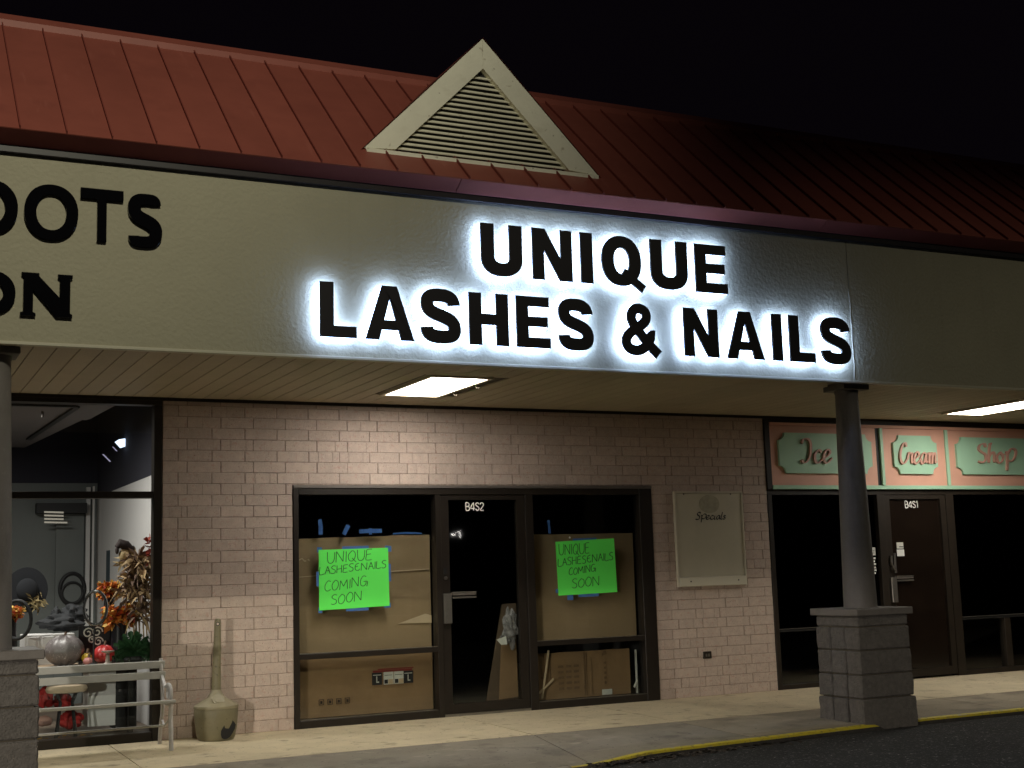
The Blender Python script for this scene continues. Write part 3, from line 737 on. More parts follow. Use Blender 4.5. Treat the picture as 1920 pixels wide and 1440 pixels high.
# small stickers on the left glass beside the column
g = MB(); g.box(7.86, 7.96, .046, .0505, 1.43, 1.52, 0); g.box(7.875, 7.945, .0445, .0458, 1.452, 1.46, 1); g.box(7.875, 7.945, .0445, .0458, 1.478, 1.486, 1); g.build('window_sticker', [LABELW, FLASH], f1)
g = MB()
for k in range(6): g.box(7.925, 7.945 + .012 * (k % 2), .046, .0505, 1.215 + k * .034, 1.236 + k * .034)
g.build('window_lettering', WHITEV, f1)
# left decor shop front
f3 = MB().box(-6.5, -.226, -.012, .11, 2.942, 3.002).build('decor_shop_front', BRONZE, bld)
bars(f3, [('jamb', -.296, -.226, -.012, .11, -.02, 2.941), ('transom_rail', -3.4, -.297, -.008, .10, 2.106, 2.166), ('sill', -6.5, -.297, -.010, .11, -.03, .078),
          ('mullion', -3.46, -3.401, -.012, .11, .079, 2.941)])
pane(f3, -3.40, -.297, .079, 2.105); pane(f3, -3.40, -.297, 2.167, 2.941); pane(f3, -6.5, -3.461, .079, 2.941)

# ================================================================== SIGN: halo lit letters
LF0, LF1 = FY - .092, FY - .066
sign = thing('illuminated_sign', 'black halo lit letters spelling UNIQUE LASHES & NAILS in white backlight on the fascia', 'sign', (2.9, FY, 3.13))
def sign_letter(ch, x0, x1, z0, z1, t):
    w, h = x1 - x0, z1 - z0
    g = MB(); place_glyph(g, glyph(ch, w, h, t), x0, z0, LF0, LF1); l = g.build('letter', LETTER, sign, edge=.004)
    g = MB()
    for it in glyph(ch, w, h, t):
        if it[0] == 'poly': g.prism([(x0 + x, z0 + z) for x, z in it[1]], LF1 + .002, LF1 + .002, [[(x0 + x, z0 + z) for x, z in hh] for hh in it[2]], back=False)
        else: g.ribbon([(x0 + x, z0 + z) for x, z in it[1]], it[2], LF1 + .002, LF1 + .004)
    g.build('led_backlight', LED, l)
    g = MB()
    pins = {'A': ((w * .13, h * .05), (w * .87, h * .05), (w * .5, h * .9)), 'S': ((w * .5, t * .45), (w * .5, h - t * .45)), 'Q': ((w * .47, t * .4), (w * .47, h - t * .4)),
            'U': ((w * .5, t * .45), (t / 2, h * .9), (w - t / 2, h * .9)), '&': ((w * .42, h * .075), (w * .5, h * .925))}.get(ch, ((t * .4, h * .08), (t * .4, h * .92)))
    for fx, fz in pins: g.box(x0 + fx - .004, x0 + fx + .004, LF1 + .005, FY + .01, z0 + fz - .004, z0 + fz + .004)
    g.build('standoff', LETTER, l)
for ch, a, b in (('U', 1.740, 2.109), ('N', 2.201, 2.571), ('I', 2.650, 2.767), ('Q', 2.851, 3.262), ('U', 3.332, 3.708), ('E', 3.786, 4.122)):
    sign_letter(ch, a, b, 3.707, 4.138, .117)
for ch, a, b in (('L', .393, .683), ('A', .753, 1.152), ('S', 1.206, 1.546), ('H', 1.620, 1.967), ('E', 2.036, 2.344), ('S', 2.418, 2.748), ('&', 3.007, 3.398),
                 ('N', 3.639, 3.993), ('A', 4.078, 4.478), ('I', 4.570, 4.679), ('L', 4.758, 5.043), ('S', 5.113, 5.452)):
    sign_letter(ch, a, b, 3.139 - (.006 if ch in 'S&' else 0), 3.562 + (.008 if ch in 'S' else 0) - (.008 if ch == '&' else 0), .110)
# left sign: unlit letters
ls = thing('unlit_sign', 'unlit black letters ending in OOTS above ON on the cream fascia', 'sign', (-1.4, FY, 3.18))
def plain_letter(ch, x0, x1, z0, z1, t, unit=False):
    g = MB()
    if unit: place_glyph(g, glyph(ch, 1, 1, t), x0, z0, FY - .030, FY - .004, x1 - x0, z1 - z0)
    else: place_glyph(g, glyph(ch, x1 - x0, z1 - z0, t), x0, z0, FY - .030, FY - .004)
    return g.build('letter', LETTERB, ls, edge=.004)
plain_letter('O', -2.105, -1.745, 3.736, 4.122, .082); plain_letter('O', -1.705, -1.345, 3.727, 4.126, .080)
plain_letter('T', -1.332, -1.037, 3.745, 4.128, .08); plain_letter('s', -1.003, -.770, 3.730, 4.122, .078)
plain_letter('O', -2.075, -1.748, 3.182, 3.487, .078); plain_letter('n', -1.705, -1.375, 3.184, 3.489, .1, True)
for k, (ch, a) in enumerate((('O', -2.95),)): pass

# ================================================================== CEILING LIGHTS
def ceiling_light(x, y, label, latch):
    t = thing('ceiling_light', label, 'light', (x, y, SZ), 'flush lights in the walkway ceiling')
    g = MB(); a, b = .298, .603; w = .040
    g.box(x - a, x + a, y - b, y - b + w, SZ - .014, SZ + .010); g.box(x - a, x + a, y + b - w, y + b, SZ - .014, SZ + .010)
    g.box(x - a, x - a + w, y - b + w, y + b - w, SZ - .014, SZ + .010); g.box(x + a - w, x + a, y - b + w, y + b - w, SZ - .014, SZ + .010); g.build('frame', FIXT, t)
    MB().box(x - a + w + .001, x + a - w - .001, y - b + w + .001, y + b - w - .001, SZ - .004, SZ + .010).build('diffuser', DIFF, t)
    MB().box(x - a, x + a, y - b, y + b, SZ + .0105, SZ + .0112).build('back_pan', FIXT, t)
    if latch:
        for dy in (.30, -.19):
            q = MB(); p = [(x + a + .012 + .018 * (1 - math.cos(k * .75)), y + dy, SZ - .006 - .022 * math.sin(min(k, 5) * .62) - .003 * k) for k in range(6)]
            q.tube(p, .004, 6); q.build('latch_hook', FIXT, t)
    return t
ceiling_light(1.905, -1.27, 'lit square flush light in the soffit above the nail shop posters', True)
ceiling_light(8.74, -1.27, 'lit square flush light in the soffit above the ice cream shop sign', False)

# ================================================================== COLUMNS
def rough_block(w, d, h, seed, rough=.0075, cut=5):
    bm = bmesh.new(); bmesh.ops.create_cube(bm, size=1)
    bmesh.ops.scale(bm, vec=(w, d, h), verts=bm.verts)
    bmesh.ops.bevel(bm, geom=bm.edges[:], offset=.011, segments=1, affect='EDGES')
    bmesh.ops.subdivide_edges(bm, edges=[e for e in bm.edges if e.calc_length() > .05], cuts=cut, use_grid_fill=True)
    bm.normal_update()
    for v in bm.verts:
        p = v.co * 14 + Vector((seed * 3.1, seed, 0)); q = v.co * 38 + Vector((seed, 0, seed))
        f = noise.noise(p) * rough + noise.noise(q) * rough * .5
        n = v.normal; v.co += Vector((n.x, n.y, n.z * .25)) * f
    me = bpy.data.meshes.new('block'); bm.to_mesh(me); bm.free(); me.materials.append(BLOCK)
    me.update(); return me
def column(x, y, rot, label):
    t = thing('porch_column', label, 'column', (x, y, -.12), 'tapered columns on block bases'); R = Matrix.Rotation(rot, 4, 'Z')
    def put(nm, me, p, par):
        o = bpy.data.objects.new(nm, me); COL.objects.link(o); o.parent = par
        o.location = (R @ Vector(p)) - (Vector(par.location) if par is not t else Vector((0, 0, 0))); o.rotation_euler = (0, 0, rot); return o
    core = MB().box(-.27, .27, -.27, .27, .0, .985).mesh('block_base', JOINT); base = put('block_base', core, (0, 0, 0), t)
    zs = [(.0, .272), (.281, .477), (.486, .688), (.697, .893), (.902, .994)]
    sd = int(x * 10)
    for ci, (z0, z1) in enumerate(zs):
        if ci == 4:
            put('block', rough_block(.575, .575, z1 - z0, sd + 50, .008), (0, 0, (z0 + z1) / 2), base); continue
        e = .003 * (3 - ci) if ci else .016
        for k in range(3):
            put('block', rough_block(.59 + 2 * e, .186, z1 - z0, sd + ci * 3 + k), (random.uniform(-.003, .003), -.198 + .198 * k - (e if k == 0 else 0), (z0 + z1) / 2), base)
    cap = MB().box(-.325, .325, -.325, .325, .998, 1.060).mesh('cap_slab', SHAFT, bevel=.006); put('cap_slab', cap, (0, 0, 0), t)
    z0, z1 = 1.060, 3.058
    prof = [(.152, z0), (.152, z0 + .015)] + [(.150 - .046 * (k / 16) ** 1.1, z0 + .015 + (z1 - z0 - .05) * k / 16) for k in range(17)] + [(.110, z1 - .022), (.112, z1)]
    sh = MB().lathe(prof, 0, 0, 40).mesh('shaft', SHAFT, smooth=True); put('shaft', sh, (0, 0, 0), t)
    cp = MB(); cp.box(-.150, .150, -.150, .150, z1 + .001, z1 + .050); cp.box(-.12, .12, -.12, .12, z1 + .051, z1 + .072); put('capital', cp.mesh('capital', SHAFT, bevel=.005), (0, 0, 0), t)
    return t
column(5.612, -2.376, 0, 'grey tapered column on rough block base standing before the ice cream shop')
column(-1.845, -2.345, math.pi / 2, 'grey tapered column on block base beside the white bench, cut by the left edge')

# ================================================================== ICE CREAM SHOP SIGN
ice = thing('ice_cream_sign', 'salmon pink sign board with mint plaques lettered Ice Cream Shop in script', 'sign', (9.2, 0, 2.19))
MB().box(6.495, 15, -.012, .10, 2.236, 2.905).build('backing_board', PINK, ice)
MB().box(6.495, 15, -.030, .05, 2.190, 2.234).build('bottom_trim', MINT, ice, bevel=.002)
MB().box(6.495, 15, -.028, .05, 2.907, 2.942).build('top_trim', PINK, ice, bevel=.002)
MB().box(6.430, 15, -.016, .05, 2.944, 3.008).build('header_strip', BROWNFRAME, ice)
MB().box(6.428, 6.493, -.020, .05, 2.188, 2.943).build('side_trim', BROWNFRAME, ice)
MB().box(8.066, 8.108, -.045, -.0125, 2.236, 2.905).build('divider_strip', MINT, ice, bevel=.002); MB().box(8.022, 8.0655, -.014, -.0122, 2.236, 2.905).build('divider_gap', BLACK, ice)
MB().box(9.086, 9.132, -.034, -.0125, 2.236, 2.905).build('divider_strip', MINT, ice, bevel=.002)
MB().box(11.2, 11.245, -.034, -.0125, 2.236, 2.905).build('divider_strip', MINT, ice, bevel=.002)
def plaque(x0, x1, z0, z1, text, tx, tw, tz, th):
    r = .085; o = []
    for cx, cz, a0 in ((x0, z0, 90), (x1, z0, 180), (x1, z1, 270), (x0, z1, 0)):
        seq = []
        for k in range(7):
            a = math.radians(a0 - k * 15) ; seq.append((cx + r * math.cos(a), cz + r * math.sin(a)))
        o += seq
    p = MB().prism(o, -.042, -.0125).build('plaque', MINT, ice)
    g = MB(); letters(g, text, SCRIPT, tx, tz, tw, th, .029, -.066, -.0425, slant=.10, nib=math.radians(20), smooth=5); g.build('lettering', PINKL, p)
plaque(6.595, 7.93, 2.368, 2.826, 'Ice', 6.885, .43, 2.487, .272)
plaque(8.262, 8.934, 2.370, 2.826, 'Cream', 8.315, .575, 2.492, .245)
plaque(9.250, 10.62, 2.370, 2.822, 'Shop', 9.57, .62, 2.515, .235)

# ================================================================== SPECIALS BOARD, OUTLET
sp = thing('menu_board', 'cream wall board headed Specials screwed to the pink brick', 'sign', (5.62, 0, 1.148))
SY = -.030
MB().box(5.196, 6.046, SY, -.004, 1.252, 2.146).build('panel', BOARD, sp)
g = MB(); g.box(5.178, 5.195, SY - .010, -.003, 1.150, 2.165); g.box(6.047, 6.064, SY - .010, -.003, 1.150, 2.165); g.box(5.1955, 6.0465, SY - .010, -.003, 2.147, 2.165); g.build('frame', BOARDF, sp)
MB().box(5.196, 6.046, SY - .018, -.003, 1.152, 1.250).build('ledge', BOARDF, sp, bevel=.004)
g = MB(); g.prism(sup(5.625, 2.028, .132, .100, 32, 2), SY - .0015, SY - .0003); g.build('emblem', EMBLEM, sp)
g = MB(); letters(g, 'Specials', {**SCRIPT, 'S': ([[(.38, .84), (.26, 1), (.08, .86), (.12, .62), (.32, .40), (.26, .06), (.04, .0), (-.04, .10)]], .42), 's': ([[(.26, .46), (.14, .54), (.08, .38), (.22, .20), (.18, .02), (.0, .04)]], .30)},
                  5.445, 1.862, .385, .078, .0135, SY - .002, SY - .0003, slant=.18, nib=math.radians(40)); g.build('lettering', LABELB, sp)
g = MB()
for x, z in ((5.30, 2.135), (5.91, 2.135)): g.lathe([(.008, -.002), (.008, .0)], 0, 0, 8) if 0 else g.prism(sup(x, z, .008, .008, 8, 2), SY - .004, SY)
for x, z in ((5.33, 1.205), (5.945, 1.205)): g.prism(sup(x, z, .008, .008, 8, 2), SY - .0215, SY - .018)
g.build('screw', SCREW, sp)
ot = thing('wall_outlet', 'small dark outdoor outlet set low in the brick beside the window', 'outlet', (5.52, 0, .39))
MB().box(5.466, 5.572, -.012, .01, .388, .464).build('cover_plate', BROWNFRAME, ot, bevel=.004)
g = MB(); g.box(5.492, 5.514, -.015, -.0125, .410, .440); g.box(5.524, 5.546, -.015, -.0125, .410, .440); g.build('socket', ALU, ot)

# ================================================================== POSTERS, CARDBOARD, TAPE
def quad_fn(TL, TR, BR, BL, y0):
    def fn(u, y, v):
        a = [TL[i] + (TR[i] - TL[i]) * u for i in (0, 1)]; b = [BL[i] + (BR[i] - BL[i]) * u for i in (0, 1)]
        return (b[0] + (a[0] - b[0]) * v, y0 + y + .004 * math.sin(u * 5), b[1] + (a[1] - b[1]) * v)
    return fn
def poster(label, TL, TR, BR, BL, lines, tapes):
    t = thing('paper_poster', label, 'poster', (BL[0], .04, BL[1]), 'green posters on the nail shop windows')
    fn = quad_fn(TL, TR, BR, BL, .043)
    g = MB(); n = 24; vs, fs = [], []
    for yy in (0, .0012):
        for i in range(n + 1):
            for j in range(2): vs.append(fn(i / n, yy, j))
    for i in range(n):
        a = 2 * i; fs.append((a, a + 2, a + 3, a + 1)); b = a + 2 * (n + 1); fs.append((b, b + 1, b + 3, b + 2))
    g._add(vs, fs); g.build('sheet', GREEN, t)
    g = MB()
    for txt, u0, v0, tw, th, rise in lines:
        letters(g, txt, HAND, u0, v0, tw, th, .0092, -.0012, -.0004, fn, slant=.03, rise=rise, jit=.05)
    g.build('handwriting', MARKER, t)
    for u0, u1, v0, v1 in tapes:
        q = MB(); q._add([fn(u0, .003, v0), fn(u1, .003, v0 + random.uniform(-.01, .01)), fn(u1, .003, v1), fn(u0, .003, v1 + random.uniform(-.01, .01)),
                          fn(u0, .004, v0), fn(u1, .004, v0), fn(u1, .004, v1), fn(u0, .004, v1)], [(0, 1, 2, 3), (7, 6, 5, 4)]); q.build('tape_strip', TAPE, t)
poster('bright green handwritten poster on the window left of the glass door', (1.243, 1.620), (1.936, 1.628), (1.942, 1.076), (1.243, 1.058),
       [('UNIQUE', .12, .775, .66, .185, .03), ('LASHES&NAILS', .01, .585, .97, .125, .075), ('COMING', .08, .305, .62, .165, .06), ('SOON', .17, .075, .45, .165, .05)],
       [(.34, .72, .97, 1.045), (.96, 1.05, .93, 1.03), (-.02, .05, .96, 1.04), (-.035, .02, .4, .64), (.98, 1.035, .42, .72), (.38, .70, -.045, .03), (-.01, .045, -.04, .04), (.92, 1.02, -.03, .05)])
poster('darker green handwritten poster tilted on the window right of the glass door', (3.762, 1.655), (4.456, 1.679), (4.468, 1.123), (3.777, 1.109),
       [('UNIQUE', .05, .745, .53, .195, .01), ('LASHES&NAILS', .025, .545, .95, .14, .06), ('COMING', .20, .365, .46, .13, .05), ('SOON', .24, .125, .48, .17, .02)],
       [(.30, .70, .97, 1.03), (.15, .25, -.09, .03), (.34, .68, -.05, .02), (-.04, .02, .05, .12)])

def sheet(name, label, x0, x1, z0, z1, y, m, dz=0.0, dz1=0.0, group='cardboard covering the nail shop windows'):
    t = thing(name, label, 'cardboard', ((x0 + x1) / 2, y, z0), group)
    n = 14; vs, fs = [], []
    for yy in (0, .006):
        for i in range(n + 1):
            for j in range(5):
                u, v = i / n, j / 4
                vs.append((x0 + (x1 - x0) * u, y + yy + .010 * noise.noise(Vector((u * 2.1 + x0, v * 1.7, 3))), z0 + (z1 + dz * u - z0 - dz1 * 0) * v + .006 * noise.noise(Vector((u * 6, v * 5, x0))) * (v > .9)))
    for i in range(n):
        for j in range(4):
            a = 5 * i + j; b = a + 5 * (n + 1); fs += [(a, a + 5, a + 6, a + 1), (b, b + 1, b + 6, b + 5)]
    e = 5 * (n + 1)
    for i in range(n): a = 5 * i + 4; fs.append((a, a + 5, a + 5 + e, a + e))
    g = MB(); g._add(vs, fs); g.build('board', m, t); return t
CY = .145
c1 = sheet('cardboard_sheet', 'tan cardboard sheet taped behind the bright green poster', 1.045, 2.412, .66, 1.730, CY, CARD, .022)
g = MB()
g.ribbon([(1.06, 1.372), (1.30, 1.383), (1.6, 1.392), (2.0, 1.402), (2.40, 1.414)], [.006, .010, .008, .010, .009], CY - .012, CY - .009)
g.ribbon([(1.075, 1.53), (1.11, 1.545), (1.135, 1.52), (1.15, 1.522)], .012, CY - .012, CY - .009); g.ribbon([(1.165, 1.535), (1.185, 1.525)], .012, CY - .012, CY - .009)
g.prism([(2.06, .90), (2.412, .895), (2.412, .965), (2.35, .985)], CY - .012, CY - .009); g.build('crease', CARDP, c1)
def tape(par, pts, w, y): MB().ribbon(pts, w, y, y + .0015).build('tape_strip', TAPE, par)
tape(c1, [(1.262, 1.905), (1.272, 1.835), (1.270, 1.765)], .040, .060); tape(c1, [(1.545, 1.848), (1.520, 1.80), (1.498, 1.76)], .040, .060)
tape(c1, [(1.655, 1.787), (1.76, 1.792), (1.885, 1.792)], .038, .061); tape(c1, [(1.765, 1.818), (1.768, 1.755)], .030, .0595); tape(c1, [(2.0, 1.762), (2.14, 1.768), (2.30, 1.762)], .014, .061)
c1b = sheet('cardboard_box_side', 'brown box cardboard with product labels below the bright green poster', 1.045, 2.42, .072, .612, CY + .01, CARDD, .0)
y = CY - .006
g = MB(); g.box(1.80, 2.20, y, y + .002, .452, .470, 0); g.box(1.85, 2.215, y, y + .002, .474, .484, 0)
g.build('red_band', PRINTR, c1b)
g = MB()
for k, x in enumerate((1.790, 1.908, 2.015, 2.110)):
    kind = 0 if k in (0, 3) else 1
    g.box(x, x + .10, y, y + .002, .335, .450, 0 if kind == 0 else 1)
    if kind == 0: g.box(x + .042, x + .052, y - .0015, y - .0002, .355, .415, 1); g.box(x + .042, x + .07, y - .0015, y - .0002, .355, .366, 1); g.box(x + .01, x + .09, y - .0015, y - .0002, .424, .431, 1)
    else: g.box(x + .006, x + .042, y - .0015, y - .0002, .342, .380, 0); g.box(x + .046, x + .094, y - .0015, y - .0002, .338, .382, 2); g.box(x + .008, x + .085, y - .0015, y - .0002, .418, .423, 0)
g.build('product_label', [LABELB, LABELW, CARDP], c1b)
for k in range(4):
    x = 1.262 + k * .085; g = MB()
    for a, b, c_, d in ((0, .05, 0, .005), (0, .05, .047, .052), (0, .005, .006, .046), (.045, .05, .006, .046), (.015, .035, .012, .038)): g.box(x + a, x + b, y, y + .002, .185 + c_, .185 + d)
    g.build('handling_mark', PRINTK, c1b)
c2 = sheet('cardboard_sheet', 'brown cardboard sheet behind the darker tilted green poster', 3.50, 4.748, .66, 1.735, CY, CARD, .0)
tape(c2, [(3.70, 1.88), (3.705, 1.80), (3.71, 1.74)], .03, .060)
g = MB(); g.lathe([(.0, 0), (.011, .004), (.0, .01)], 0, 0, 8); o = link('suction_cup', g.mesh('suction_cup', WHITEV), c2, (3.93, .046, 1.695)); o.rotation_euler = (math.pi / 2, 0, 0)
c2b = sheet('cardboard_box_side', 'brown box cardboard with faded vertical print below the tilted green poster', 3.50, 4.66, .072, .535, CY + .02, CARDD, .0)
y = CY + .002; g = MB()
for x, a, b, w in ((4.10, .09, .53, .010), (4.125, .09, .53, .007), (4.185, .10, .47, .006), (3.70, .28, .53, .008), (3.60, .28, .53, .02), (3.66, .28, .53, .008)): g.box(x, x + w, y, y + .002, a, b)
for i in range(5): g.box(4.335, 4.362, y, y + .002, .19 + i * .05, .215 + i * .05)
g.prism([(4.315, .475), (4.375, .49), (4.37, .52), (4.345, .53), (4.32, .50)], y, y + .002)
for i in range(3):
    for j in range(5): g.box(3.80 + i * .09, 3.86 + i * .09, y, y + .002, .16 + j * .055, .185 + j * .055)
g.build('faded_print', PRINTF, c2b)
MB().box(4.30, 4.42, y - .004, y - .002, .08, .135).build('white_label', LABELW, c2b)
wt = tag(MB().obox((3.625, .10, .33), Vector((.045, 0, .235)), (0, .003, 0), Vector((.010, 0, -.002))).obox((3.63, .095, .215), Vector((.085, 0, .065)), (0, .003, 0), (-.006, 0, .009)).build('paint_sticks', CARDP), 'two thin pale sticks leaning inside the lower right window', 'sticks')
tag(MB().box(4.700, 4.713, .11, .13, .075, .52).obox((4.68, .10, .17), (.02, 0, .03), (0, .01, 0), (-.006, 0, .006)).build('white_pipe', LABELW), 'thin white strip standing at the right end of the lower window', 'pipe')
g = MB(); q4 = [at(941, 1133, .42), at(968, 1131, .42), at(973, 1309, .30), at(912, 1316, .30)]
g._add(q4 + [p + Vector((0, .008, .002)) for p in q4], [(0, 3, 2, 1), (4, 5, 6, 7), (0, 1, 5, 4), (1, 2, 6, 5), (2, 3, 7, 6), (3, 0, 4, 7)])
lc = tag(g.build('leaning_cardboard', CARDDK), 'dark folded cardboard leaning inside the glass door', 'cardboard')
g = MB(); q4 = [at(940, 1208, .27), at(968, 1206, .27), at(972, 1306, .26), at(936, 1312, .26)]
g._add(q4 + [p + Vector((0, .008, .002)) for p in q4], [(0, 3, 2, 1), (4, 5, 6, 7), (0, 1, 5, 4), (1, 2, 6, 5), (2, 3, 7, 6), (3, 0, 4, 7)]); g.build('front_flap', CARDD, lc)
g = MB(); c_ = at(957, 1178, .19); g.blob(c_, .075, .05, .165, 18, 14, .8, 4); g.blob(at(948, 1198, .17), .07, .035, .045, 14, 10, .8, 9); pb = g.build('plastic_bag', PLASTICW); tag(pb, 'crumpled clear plastic bag against the inside of the glass door', 'bag')
g = MB(); q4 = [at(931, 1199, .12), at(949, 1193, .12), at(951, 1208, .12), at(940, 1209, .12)]; g._add(q4 + [p + Vector((0, .003, 0)) for p in q4], [(0, 3, 2, 1), (4, 5, 6, 7)]); g.build('paper_tag', LABELW, pb)

# ================================================================== BENCH AND SMOKING RECEPTACLE
bn = thing('park_bench', 'white slatted bench with curled iron arms in front of the decor shop', 'bench', (-1.0, -.5, 0))
BXR, BXL = -.275, -1.95
for i, (y, z) in enumerate(((-.275, .665), (-.305, .578))):
    MB().obox(((BXL + BXR) / 2 + .0, y, z), ((BXR - BXL) / 2 + .03, 0, 0), (0, .010, .002), (0, -.006, .030)).build('back_slat', BENCHW, bn, bevel=.003)
for i, y in enumerate((-.70, -.61, -.52, -.43)):
    MB().box(BXL - .03, BXR + .03, y - .032, y + .032, .372 - .008 * i, .396 - .008 * i).build('seat_slat', BENCHW, bn, bevel=.003)
MB().tube([(BXL, -.42, .166), (BXR, -.42, .166)], .010, 8).build('stretcher', BENCHW, bn)
def bench_end(x):
    e = MB(); r = .016
    leg = lambda pts, rr=r: e.tube([(x, a, b) for a, b in smooth_pts(pts, 4)], rr, 8)
    leg([(-.700, -.012), (-.690, .12), (-.665, .25), (-.690, .37)], .019); leg([(-.235, -.004), (-.270, .14), (-.345, .27), (-.36, .37)], .017)
    leg([(-.36, .37), (-.330, .48), (-.290, .60), (-.262, .715)], .016); leg([(-.715, .37), (-.53, .352), (-.36, .37)], .016)
    leg([(-.30, .575), (-.38, .535), (-.46, .490), (-.56, .515), (-.66, .50), (-.695, .44), (-.675, .40)], .014)
    leg([(-.56, .505), (-.52, .45), (-.55, .40)], .009); leg([(-.60, .50), (-.60, .44), (-.57, .40), (-.545, .44)], .008); leg([(-.66, .48), (-.63, .43), (-.65, .40)], .008)
    e.tube([(x - .02, -.42, .166), (x + .012, -.42, .166)], .016, 8); leg([(-.66, .25), (-.5, .19), (-.42, .166), (-.34, .20), (-.29, .17)], .009)
    e.build('end_frame', BENCHI, bn, smooth=True)
bench_end(BXR); bench_end(BXL)
ac = thing('smoking_receptacle', 'olive plastic cigarette receptacle with tall neck against the brick', 'ash bin', (.205, -.235, 0))
ax, ay = .212, -.225
g = MB(); g.lathe([(.150, -.006), (.163, .02), (.178, .10), (.186, .19), (.190, .255), (.186, .262)], ax, ay, 32); b_ = g.build('bucket', OLIVE, ac, smooth=True)
g = MB(); g.lathe([(.190, .2625), (.193, .272), (.190, .286), (.170, .300), (.120, .330), (.080, .352), (.070, .362), (.068, .372), (.050, .392), (.040, .42)], ax, ay, 32); g.build('lid', OLIVEL, ac, smooth=True)
nk = MB(); vs, fs = [], []; n = 32
for i in range(13):
    t = i / 12; z = .42 + .50 * t; r0 = .0405 - .011 * t
    for k in range(n): q = 2 * math.pi * k / n; r = r0 * (1 + (.05 if k % 4 < 2 else -.03)); vs.append((ax + .012 * t + r * math.cos(q), ay + r * math.sin(q), z))
for i in range(12):
    for k in range(n): fs.append((i * n + k, i * n + (k + 1) % n, (i + 1) * n + (k + 1) % n, (i + 1) * n + k))
nk._add(vs, fs); nk.lathe([(.030, .92), (.0285, .985), (.026, 1.015), (.018, 1.030)], ax + .012, ay, 24); nko = nk.build('neck', OLIVE, ac, smooth=True)
q = Vector((C.x - ax, C.y - ay, 0)).normalized()
def disc(c, n_, r, th, m, nm, par, r2=None, rz=None):
    z = Vector((0, 0, 1)); n_ = Vector(n_).normalized(); u = z.cross(n_).normalized(); v = n_.cross(u); g = MB(); k = 20; vs = []
    for d in (0, th):
        for i in range(k): a = 2 * math.pi * i / k; vs.append(Vector(c) + u * r * math.cos(a) + v * (rz or r) * math.sin(a) + n_ * d)
    g._add(vs, [tuple(range(k - 1, -1, -1)), tuple(range(k, 2 * k))] + [(i, (i + 1) % k, k + (i + 1) % k, k + i) for i in range(k)]); return g.build(nm, m, par)
disc(Vector((ax + .014, ay, .985)) + q * .024, q, .017, .006, BLACK, 'opening_ring', nko); disc(Vector((ax + .014, ay, .985)) + q * .030, q, .011, .002, BRICK, 'opening', nko)
nq = (q + Vector((.35, 0, .75))).normalized()
disc(Vector((ax + .015, ay, .338)) + q * .112, nq, .055, .012, OLIVEL, 'medallion', b_); disc(Vector((ax + .015, ay, .338)) + q * .112 + nq * .012, nq, .036, .004, OLIVEL, 'medallion_boss', b_)
hq = (q + Vector((.62, 0, 0))).normalized()
g = MB(); hc = Vector((ax, ay, .085)) + hq * .166; hu = Vector((0, 0, 1)).cross(hq); pl = []
for i in range(14):
    a = 2 * math.pi * i / 14; rr = 1.12 + .16 * noise.noise(Vector((math.cos(a) * 1.5, math.sin(a) * 1.5, 2))); pl.append(hc + hu * (.062 * rr * math.cos(a) + .03 * math.sin(a)) + Vector((0, 0, .068 * rr * math.sin(a))) + hq * (.012 - .004 * math.cos(a) ** 2))
g._add(pl, [tuple(range(14))]); g._add([p * 1 - hq * .03 for p in pl], [tuple(range(13, -1, -1))]); g.build('melted_hole', BLACK, b_)

# ================================================================== DECOR SHOP INTERIOR
shop = MB().box(-.122, -.05, .115, 4.2, 0, 2.39).build('shop_side_wall', SHOPWALL, bld)
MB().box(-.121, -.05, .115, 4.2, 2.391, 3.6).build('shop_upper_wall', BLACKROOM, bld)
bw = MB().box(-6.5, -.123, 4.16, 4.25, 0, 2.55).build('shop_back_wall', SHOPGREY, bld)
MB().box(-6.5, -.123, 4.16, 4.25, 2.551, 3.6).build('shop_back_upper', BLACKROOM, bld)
MB().box(-6.5, -6.4, .2, 4.2, 0, 3.6).build('shop_far_wall', SHOPGREY, bld)
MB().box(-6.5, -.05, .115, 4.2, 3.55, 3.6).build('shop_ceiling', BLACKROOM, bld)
MB().box(-6.5, -.123, .13, 4.2, .005, .03).build('shop_floor', mat('shop_floor_tile', (.20, .15, .11), .5, var=.2, scale=4), bld)
cl = MB().prism([(-6.4, .12), (-.60, .12), (-.66, 1.25), (-.69, 1.36), (-.72, 1.32), (-.95, 4.1), (-6.4, 4.1)], 2.955, 2.99, fn=lambda x, y, z: (x, z, y)).build('ceiling_panel', SHOPCEIL, bld)
g = MB(); g.box(-3.4, -.92, .24, .29, 2.935, 2.954); g.bar((-.92, .29, 2.944), (-1.02, 3.1, 2.944), .05, .018); g.build('ceiling_track', BLACK, cl)
MB().tube([(-1.16, .75, 2.954), (-1.16, .75, 2.90)], .012, 8).build('sprinkler_head', FLASH, cl)
# back wall panel, post, valance
MB().box(-.585, -.275, 4.12, 4.158, .03, 2.19).build('panel', SHOPGREY, bw); MB().box(-.205, -.185, 3.96, 4.0, .03, 2.5).build('post', SHOPWALL, bw); MB().box(-.255, -.21, 4.10, 4.158, .03, 2.5).build('door_casing', SHOPWALL, bw)
MB().box(-.82, -.265, 3.98, 4.118, 2.195, 2.31).build('valance', BLACK, bw)
P = lambda x, y, Y: at(x, y, Y)
